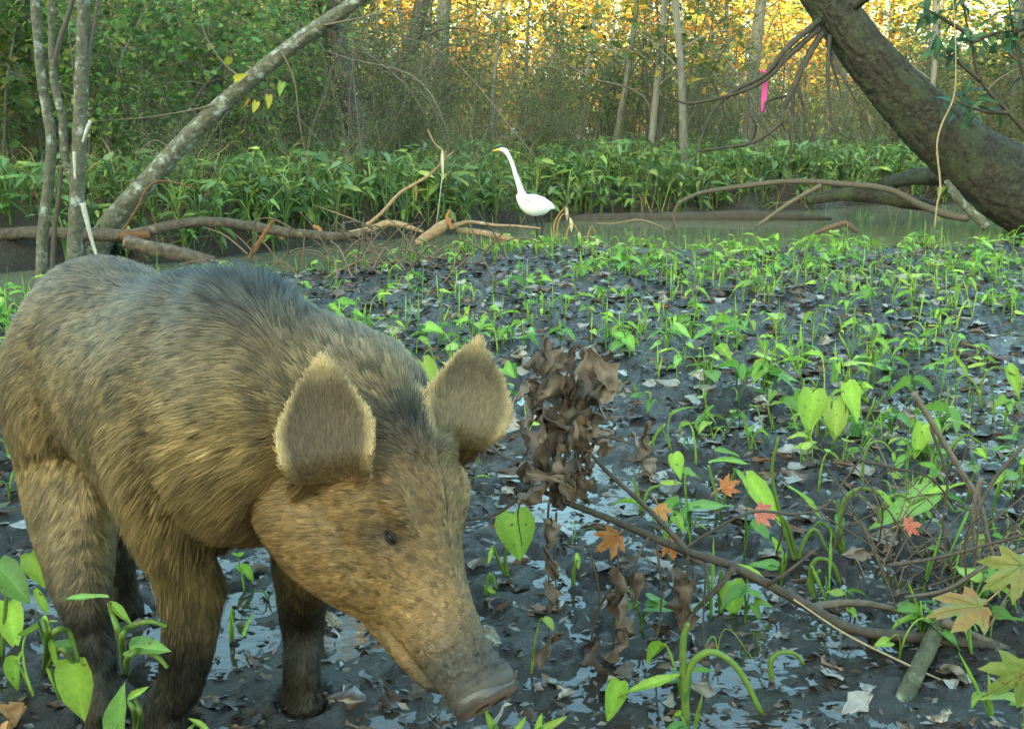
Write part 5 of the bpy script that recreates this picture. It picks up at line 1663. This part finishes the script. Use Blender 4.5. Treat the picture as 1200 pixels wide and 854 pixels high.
for (u, v, s_, col, lab) in ((1158, 391, .085, (.75, .74, .72), 'white curled leaf lying on dark mud'), (1121, 414, .06, (.45, .24, .11), 'small orange brown leaf flat on slick mud'), (1040, 640, .07, (.16, .09, .05), 'brown leaf lying beneath a wide green shoot leaf'), (978, 770, .065, (.24, .14, .07), 'tan curled leaf standing in mud below the dead branch'),
                             (1120, 375, .14, (.055, .048, .042), 'large dark curled leaf propped on the mud'), (15, 845, .08, (.40, .2, .08), 'orange brown leaf on the mud by the hind leg of the pig'), (655, 294, .12, (.42, .40, .38), 'pale leaf on the mud below the withered plant'), (623, 350, .08, (.55, .53, .52), 'small white leaf scrap on the open mud'), (640, 716, .06, (.14, .06, .035), 'dark reddish bark flake on wet mud past the snout'), (1002, 655, .06, (.2, .15, .11), 'grey brown leaf half sunk by the arching stalks')):
    g = G(u, v, 0.0); mb = MB()
    crumple(mb, (0, 0, .012), s_, col, (1, .2, 0), .6, None, 8)
    V = np.concatenate(mb.v); V[:, 2] *= .5; V[:, 2] -= V[:, 2].min() + .002; mb.v = [V]
    o = mb.build('fallen_leaf', MATS['leaf_dead']); o.location = (g.x, g.y, max(gz(g.x, g.y), -.022)); o.rotation_euler = (0, 0, rng.uniform(0, 6.28))
    tag(o, lab, 'fallen leaf')

# small dark scraps of bark, twig and rotten leaf pressed into the mud
n = 15000
Y = 1.0 + 6.5 * rng.random(n) ** 1.3; X = rng.uniform(-.74, .74, n) * Y
k_ = Y < bank_near(X) - .1
X, Y = X[k_], Y[k_]; n = len(X)
Z = np.maximum(ground_z(X, Y), -.016) + .002
db = MB()
ang = rng.uniform(0, 6.28, n)
diamonds(db, np.stack([X, Y, Z], 1), .010 + .0075 * Y[:, None], pick([(.022, .018, .014), (.045, .032, .022), (.07, .05, .035), (.03, .028, .026), (.12, .10, .08), (.06, .035, .02)], n, .3), 0, .45, np.stack([np.cos(ang), np.sin(ang), rng.normal(.05, .25, n)], 1))
do = db.build('mud_debris', MATS['leaf_wet'])
do['kind'] = 'stuff'
do['label'] = 'small dark scraps of bark and rotten leaf pressed into the mud'

# ------------------------------------------------------------------ shoots
KL = {0: ('clump of young green arrow-leaved shoots growing in the mud', 'leafy shoots on the mud'), 1: ('young green shoot with one or two leaves in the mud', 'small shoots on the mud'), 2: ('green shoot with stalks hooked over like a crook in the mud', 'hooked shoots on the mud'), 3: ('shoot with rolled upright green spikes in the mud', 'rolled shoots on the mud')}
def pig_clear(x, y):
    for (a, b) in ((PIG_HIP, PIG_SHO), (PIG_SHO, Vector(H_NOSE))):
        d = Vector((b.x - a.x, b.y - a.y)); t = max(0, min(1, ((x - a.x) * d.x + (y - a.y) * d.y) / d.length_squared))
        if math.hypot(x - a.x - d.x * t, y - a.y - d.y * t) < .17:
            return False
    return True
shoots = []
while len(shoots) < 1750:
    Y = 1.25 + 8.2 * rng.random() ** .9; x = rng.uniform(-.72, .72) * Y
    if Y > bank_near(np.array([x]))[0] - .02:
        continue
    den = .42 + .45 * sstep(2.8, 6.0, Y)
    den *= .55 + .45 * sstep(.25, .9, x / Y * 3 + .3) if Y < 3.4 else 1
    den *= .2 + 1.2 * sstep(.40, .6, fbm(np.array([x]), np.array([Y]), .9, 3, 55)[0])
    if rng.random() > den or not pig_clear(x, Y):
        continue
    shoots.append((Y, x))
shoots.sort()
NSH = 285
for k, (Y, x) in enumerate(shoots[:NSH]):
    i = int(rng.integers(0, 28)); lab, grp = KL[i % 4]
    SPROUTS[i].place('mud_shoot', lab, 'plant', grp, (x, Y, max(gz(x, Y), -.03)), rng.uniform(0, 6.28), rng.uniform(.32, .70), (rng.normal(0, .2), rng.normal(0, .2)))
so_ = link('shoot_carpet', merge([(SPROUTS[int(rng.integers(0, 28))], (x, Y, gz(x, Y)), rng.uniform(0, 6.28), rng.uniform(.45, .85)) for Y, x in shoots[NSH:]], [MATS['leaf_sprout']]))
so_['kind'] = 'stuff'
so_['label'] = 'carpet of small green shoots on the mud along the near bank'

# shoots that can be told apart
def shoot(label, base, stalks, leaves, Y=None, group=None, r=.0045):
    """base pixel on the mud; stalks: lists of (u, v) pixels; leaves: (u, v, dir2d, length, width, outline, fold, colour index, face)"""
    g = G(base[0], base[1], -.02); Yb = g.y if Y is None else Y
    t = root_thing('mud_shoot', label, 'plant', tuple(g), group)
    o = np.array(g)
    for pts in stalks:
        q = [g] + [P(u, v, Yb + (w[0] if w else 0)) for u, v, *w in pts]
        branch_obj('stem', 'leaf_sprout', q, list(np.linspace(r * 1.15, r * .7, len(q))), t, 7, 22, 0, (.18, .26, .055))
    for (u, v, dr, L, W, ol, fold, ci, face) in leaves:
        mb = MB()
        p = np.array(P(u, v, Yb)) - o
        blade(mb, p, (dr[0], dr[2] if len(dr) > 2 else -.15, -dr[1]), face, L, W, ol, fold, .18, SPROUT_COL[ci])
        mb.build('leaf', MATS['leaf_sprout'], t)
FC, UPF = (0, -.8, .6), (0, -.3, 1)
shoot('shoot with broad heart-shaped leaf standing between the snout and the dead branch', (596, 680), [[(592, 655), (594, 625)], [(586, 660), (578, 640)]], [(603, 612, (.15, 1), .085, .085, HEART, .15, 1, FC), (578, 640, (-.3, 1), .04, .02, LANCE, .5, 3, FC)])
shoot('clump of broad upright yellow green leaves on open wet mud', (962, 535), [[(958, 510), (956, 478)], [(970, 500), (975, 470)], [(985, 505), (993, 465)]], [(952, 468, (-.1, 1), .10, .085, HEART, .2, 1, FC), (978, 478, (.1, 1), .10, .08, HEART, .2, 3, FC), (996, 462, (.35, 1), .09, .06, ARROW, .4, 1, FC), (975, 448, (0, -1), .07, .03, LANCE, .8, 5, FC), (946, 500, (0, 1), .05, .03, LANCE, .4, 0, FC)])
shoot('shoot with a wide flat pale green leaf beside the orange red leaf', (842, 600), [[(838, 575), (830, 545)], [(850, 580), (862, 550)]], [(832, 541, (1, -.12), .095, .05, LANCE, .5, 4, UPF), (838, 528, (1, .1), .06, .045, LANCE, .6, 4, UPF), (860, 550, (.6, .5), .07, .04, LANCE, .3, 2, UPF)])
shoot('shoot with a large pale leaf folded along a hooked stalk', (1040, 640), [[(1030, 610), (1040, 585), (1058, 580), (1075, 600)], [(1045, 620), (1070, 590), (1100, 580), (1118, 600)]], [(1072, 588, (-1, .55), .12, .06, ARROW, .35, 4, FC), (1078, 595, (.7, .5), .07, .035, LANCE, .4, 1, UPF), (1085, 580, (1, -.5), .10, .04, LANCE, .5, 1, UPF)])
shoot('long pointed green leaves crossing behind the pinkish red leaf', (935, 665), [[(930, 640), (920, 610), (905, 600)], [(940, 640), (955, 620), (972, 650)], [(925, 640), (905, 560), (912, 512)]], [(890, 578, (1, 1.2), .12, .045, ARROW, .4, 1, FC), (925, 570, (.8, .6), .10, .04, LANCE, .5, 0, UPF), (905, 630, (.6, 1.0), .07, .03, LANCE, .4, 1, FC)])
shoot('shoot with a hanging oval leaf just past the dead branch', (845, 720), [[(843, 690), (846, 668)]], [(858, 690, (.1, 1), .06, .055, HEART, .2, 1, FC), (850, 660, (1, .2), .08, .04, LANCE, .4, 1, UPF), (870, 672, (1, .3), .06, .03, LANCE, .5, 0, UPF)], None, None, .005)
shoot('thick stalk bending over like a crook beneath the dead branch', (804, 850), [[(803, 800), (815, 772), (838, 764), (866, 785), (893, 836)], [(800, 760), (806, 730)]], [(798, 790, (-1, .22), .105, .034, LANCE, .5, 1, (0, -.5, 1)), (722, 812, (-.3, 1), .055, .035, ARROW, .3, 0, FC)], None, None, .0062)
shoot('bare hooked stalk arching out of the mud under the dead branch', (905, 800), [[(903, 775), (915, 764), (932, 766), (942, 778)]], [], None, None, .0045)
shoot('long hooked stalk curling over near the tangle of dead stems', (955, 705), [[(950, 670), (958, 655), (975, 660), (985, 685)], [(948, 680), (962, 668)]], [], None, None, .005)
shoot('pair of thick stalks arching beside the crossing long leaves', (992, 660), [[(985, 620), (990, 585), (1010, 572), (1035, 580)], [(975, 625), (960, 612), (948, 630)]], [(1030, 575, (.6, .6), .05, .03, LANCE, .4, 0, FC)], None, None, .005)
shoot('thin stalk hooked over with a tiny leaf on bare wet mud', (1010, 575), [[(1012, 540), (1020, 520), (1034, 518), (1046, 530)]], [(1046, 530, (.3, 1), .04, .025, LANCE, .4, 1, FC)], None, None, .004)
shoot('clump of drooping narrow leaves near the grey leaning twig', (1098, 560), [[(1096, 530), (1104, 505), (1116, 495)], [(1090, 530), (1080, 505)], [(1110, 530), (1130, 510), (1150, 520)]], [(1116, 492, (.8, .3), .08, .035, LANCE, .4, 1, UPF), (1080, 505, (-.2, 1), .08, .05, HEART, .3, 1, FC), (1150, 520, (.4, 1), .06, .025, LANCE, .4, 0, FC), (1100, 510, (-.3, -1), .07, .03, LANCE, .7, 4, FC)])
shoot('tall shoot arching over beside the grey leaning twig', (1150, 480), [[(1150, 450), (1165, 430), (1190, 440)], [(1145, 455), (1132, 440), (1120, 446)]], [(1132, 438, (-.5, -.8), .09, .04, LANCE, .5, 1, FC), (1185, 440, (.4, .9), .09, .05, ARROW, .4, 1, FC), (1135, 430, (.9, -.3), .06, .03, LANCE, .4, 3, FC)])
shoot('single rolled spear of green standing on the slick mud', (1024, 455), [[(1024, 430), (1021, 402)]], [(1023, 440, (0, -1), .11, .028, LANCE, .9, 5, FC)])
shoot('shoot with large pale green leaf at the hind leg of the pig', (2, 770), [[(5, 730), (8, 690)], [(-8, 730), (-5, 700)]], [(4, 672, (.7, .75), .07, .058, HEART, .25, 4, (.2, -.6, .7)), (12, 722, (.1, 1), .07, .055, ARROW, .2, 1, FC), (40, 660, (.3, .9), .05, .04, ARROW, .4, 1, FC), (42, 690, (.4, .9), .05, .035, LANCE, .3, 1, FC)])
shoot('shoot with notched yellow green leaf at the hind foot of the pig', (52, 790), [[(55, 750), (50, 725)], [(60, 745), (80, 740), (92, 775)], [(70, 760), (85, 775)]], [(88, 790, (.1, 1), .075, .055, HEART, .25, 1, (0, -1, .3)), (52, 722, (.2, 1), .04, .025, LANCE, .4, 1, FC), (60, 745, (.1, 1), .05, .022, LANCE, .5, 0, FC)], 1.36)
shoot('shoot with arching stalks between the near legs of the pig', (148, 790), [[(143, 750), (150, 735), (175, 728), (196, 734)], [(140, 745), (132, 720), (128, 706)], [(150, 770), (165, 762), (185, 770), (196, 782)]], [(125, 700, (-.6, -.1), .055, .025, LANCE, .6, 4, UPF), (128, 706, (.9, .8), .045, .028, LANCE, .5, 1, UPF), (165, 760, (.9, -.1), .045, .04, ARROW, .3, 4, UPF)], 1.32)
shoot('shoot with upright folded leaf in front of the near foreleg of the pig', (160, 862), [[(158, 835), (150, 820)], [(165, 840), (158, 818)]], [(138, 840, (.25, -1), .055, .035, ARROW, .5, 4, FC), (150, 818, (.7, -.5), .035, .02, LANCE, .5, 1, FC)], 1.25)
shoot('small shoot with one slanting leaf before the forelegs of the pig', (222, 870), [[(220, 858), (228, 848)]], [(222, 842, (.9, .45), .04, .018, LANCE, .5, 1, UPF)], 1.25, None, .003)
shoot('narrow upright leaves between the forelegs of the pig', (272, 755), [[(272, 735), (274, 715)]], [(272, 750, (.05, -1), .07, .02, LANCE, .6, 0, FC), (285, 745, (.4, -1), .05, .018, LANCE, .6, 4, FC)])
shoot('pair of leaves poking up under the nose of the pig', (575, 872), [[(578, 860), (582, 850)]], [(580, 860, (-.3, -1), .04, .02, LANCE, .5, 1, FC), (598, 868, (.5, -1), .04, .02, LANCE, .5, 1, FC)], 1.2)
shoot('bright leaf pair reaching up past the nose of the pig', (630, 872), [[(632, 862), (634, 852)]], [(630, 858, (.8, -.6), .045, .022, LANCE, .5, 3, FC), (628, 862, (.2, -1), .035, .02, LANCE, .5, 1, FC)], 1.22)
shoot('curled green leaf on wet mud past the forehead of the pig', (572, 706), [[(570, 690), (575, 672), (582, 690)]], [(568, 686, (.7, .5), .04, .02, LANCE, .6, 1, FC)])
shoot('clump of light leaves on mud seen between the ears of the pig', (497, 478), [[(497, 460), (494, 440)], [(505, 465), (515, 445)]], [(492, 430, (.05, 1), .13, .07, LANCE, .2, 1, FC), (500, 432, (.5, 1), .12, .07, HEART, .3, 3, FC), (478, 452, (.7, .5), .11, .04, LANCE, .5, 3, UPF)])
shoot('shoot with a yellow leaf held above mud by the hanging withered leaves', (672, 690), [[(672, 670), (676, 655)]], [(676, 648, (.1, 1), .035, .025, LANCE, .3, 3, FC)])
shoot('drooping broad leaf hanging from a stalk by the dry leaf bunch', (752, 600), [[(760, 575), (775, 568)], [(748, 580), (742, 560)]], [(792, 540, (.3, 1), .05, .04, ARROW, .3, 1, FC), (775, 566, (.9, -.1), .05, .03, LANCE, .4, 3, FC)])
for o in bpy.data.objects:
    if '_o' in o:
        del o['_o']
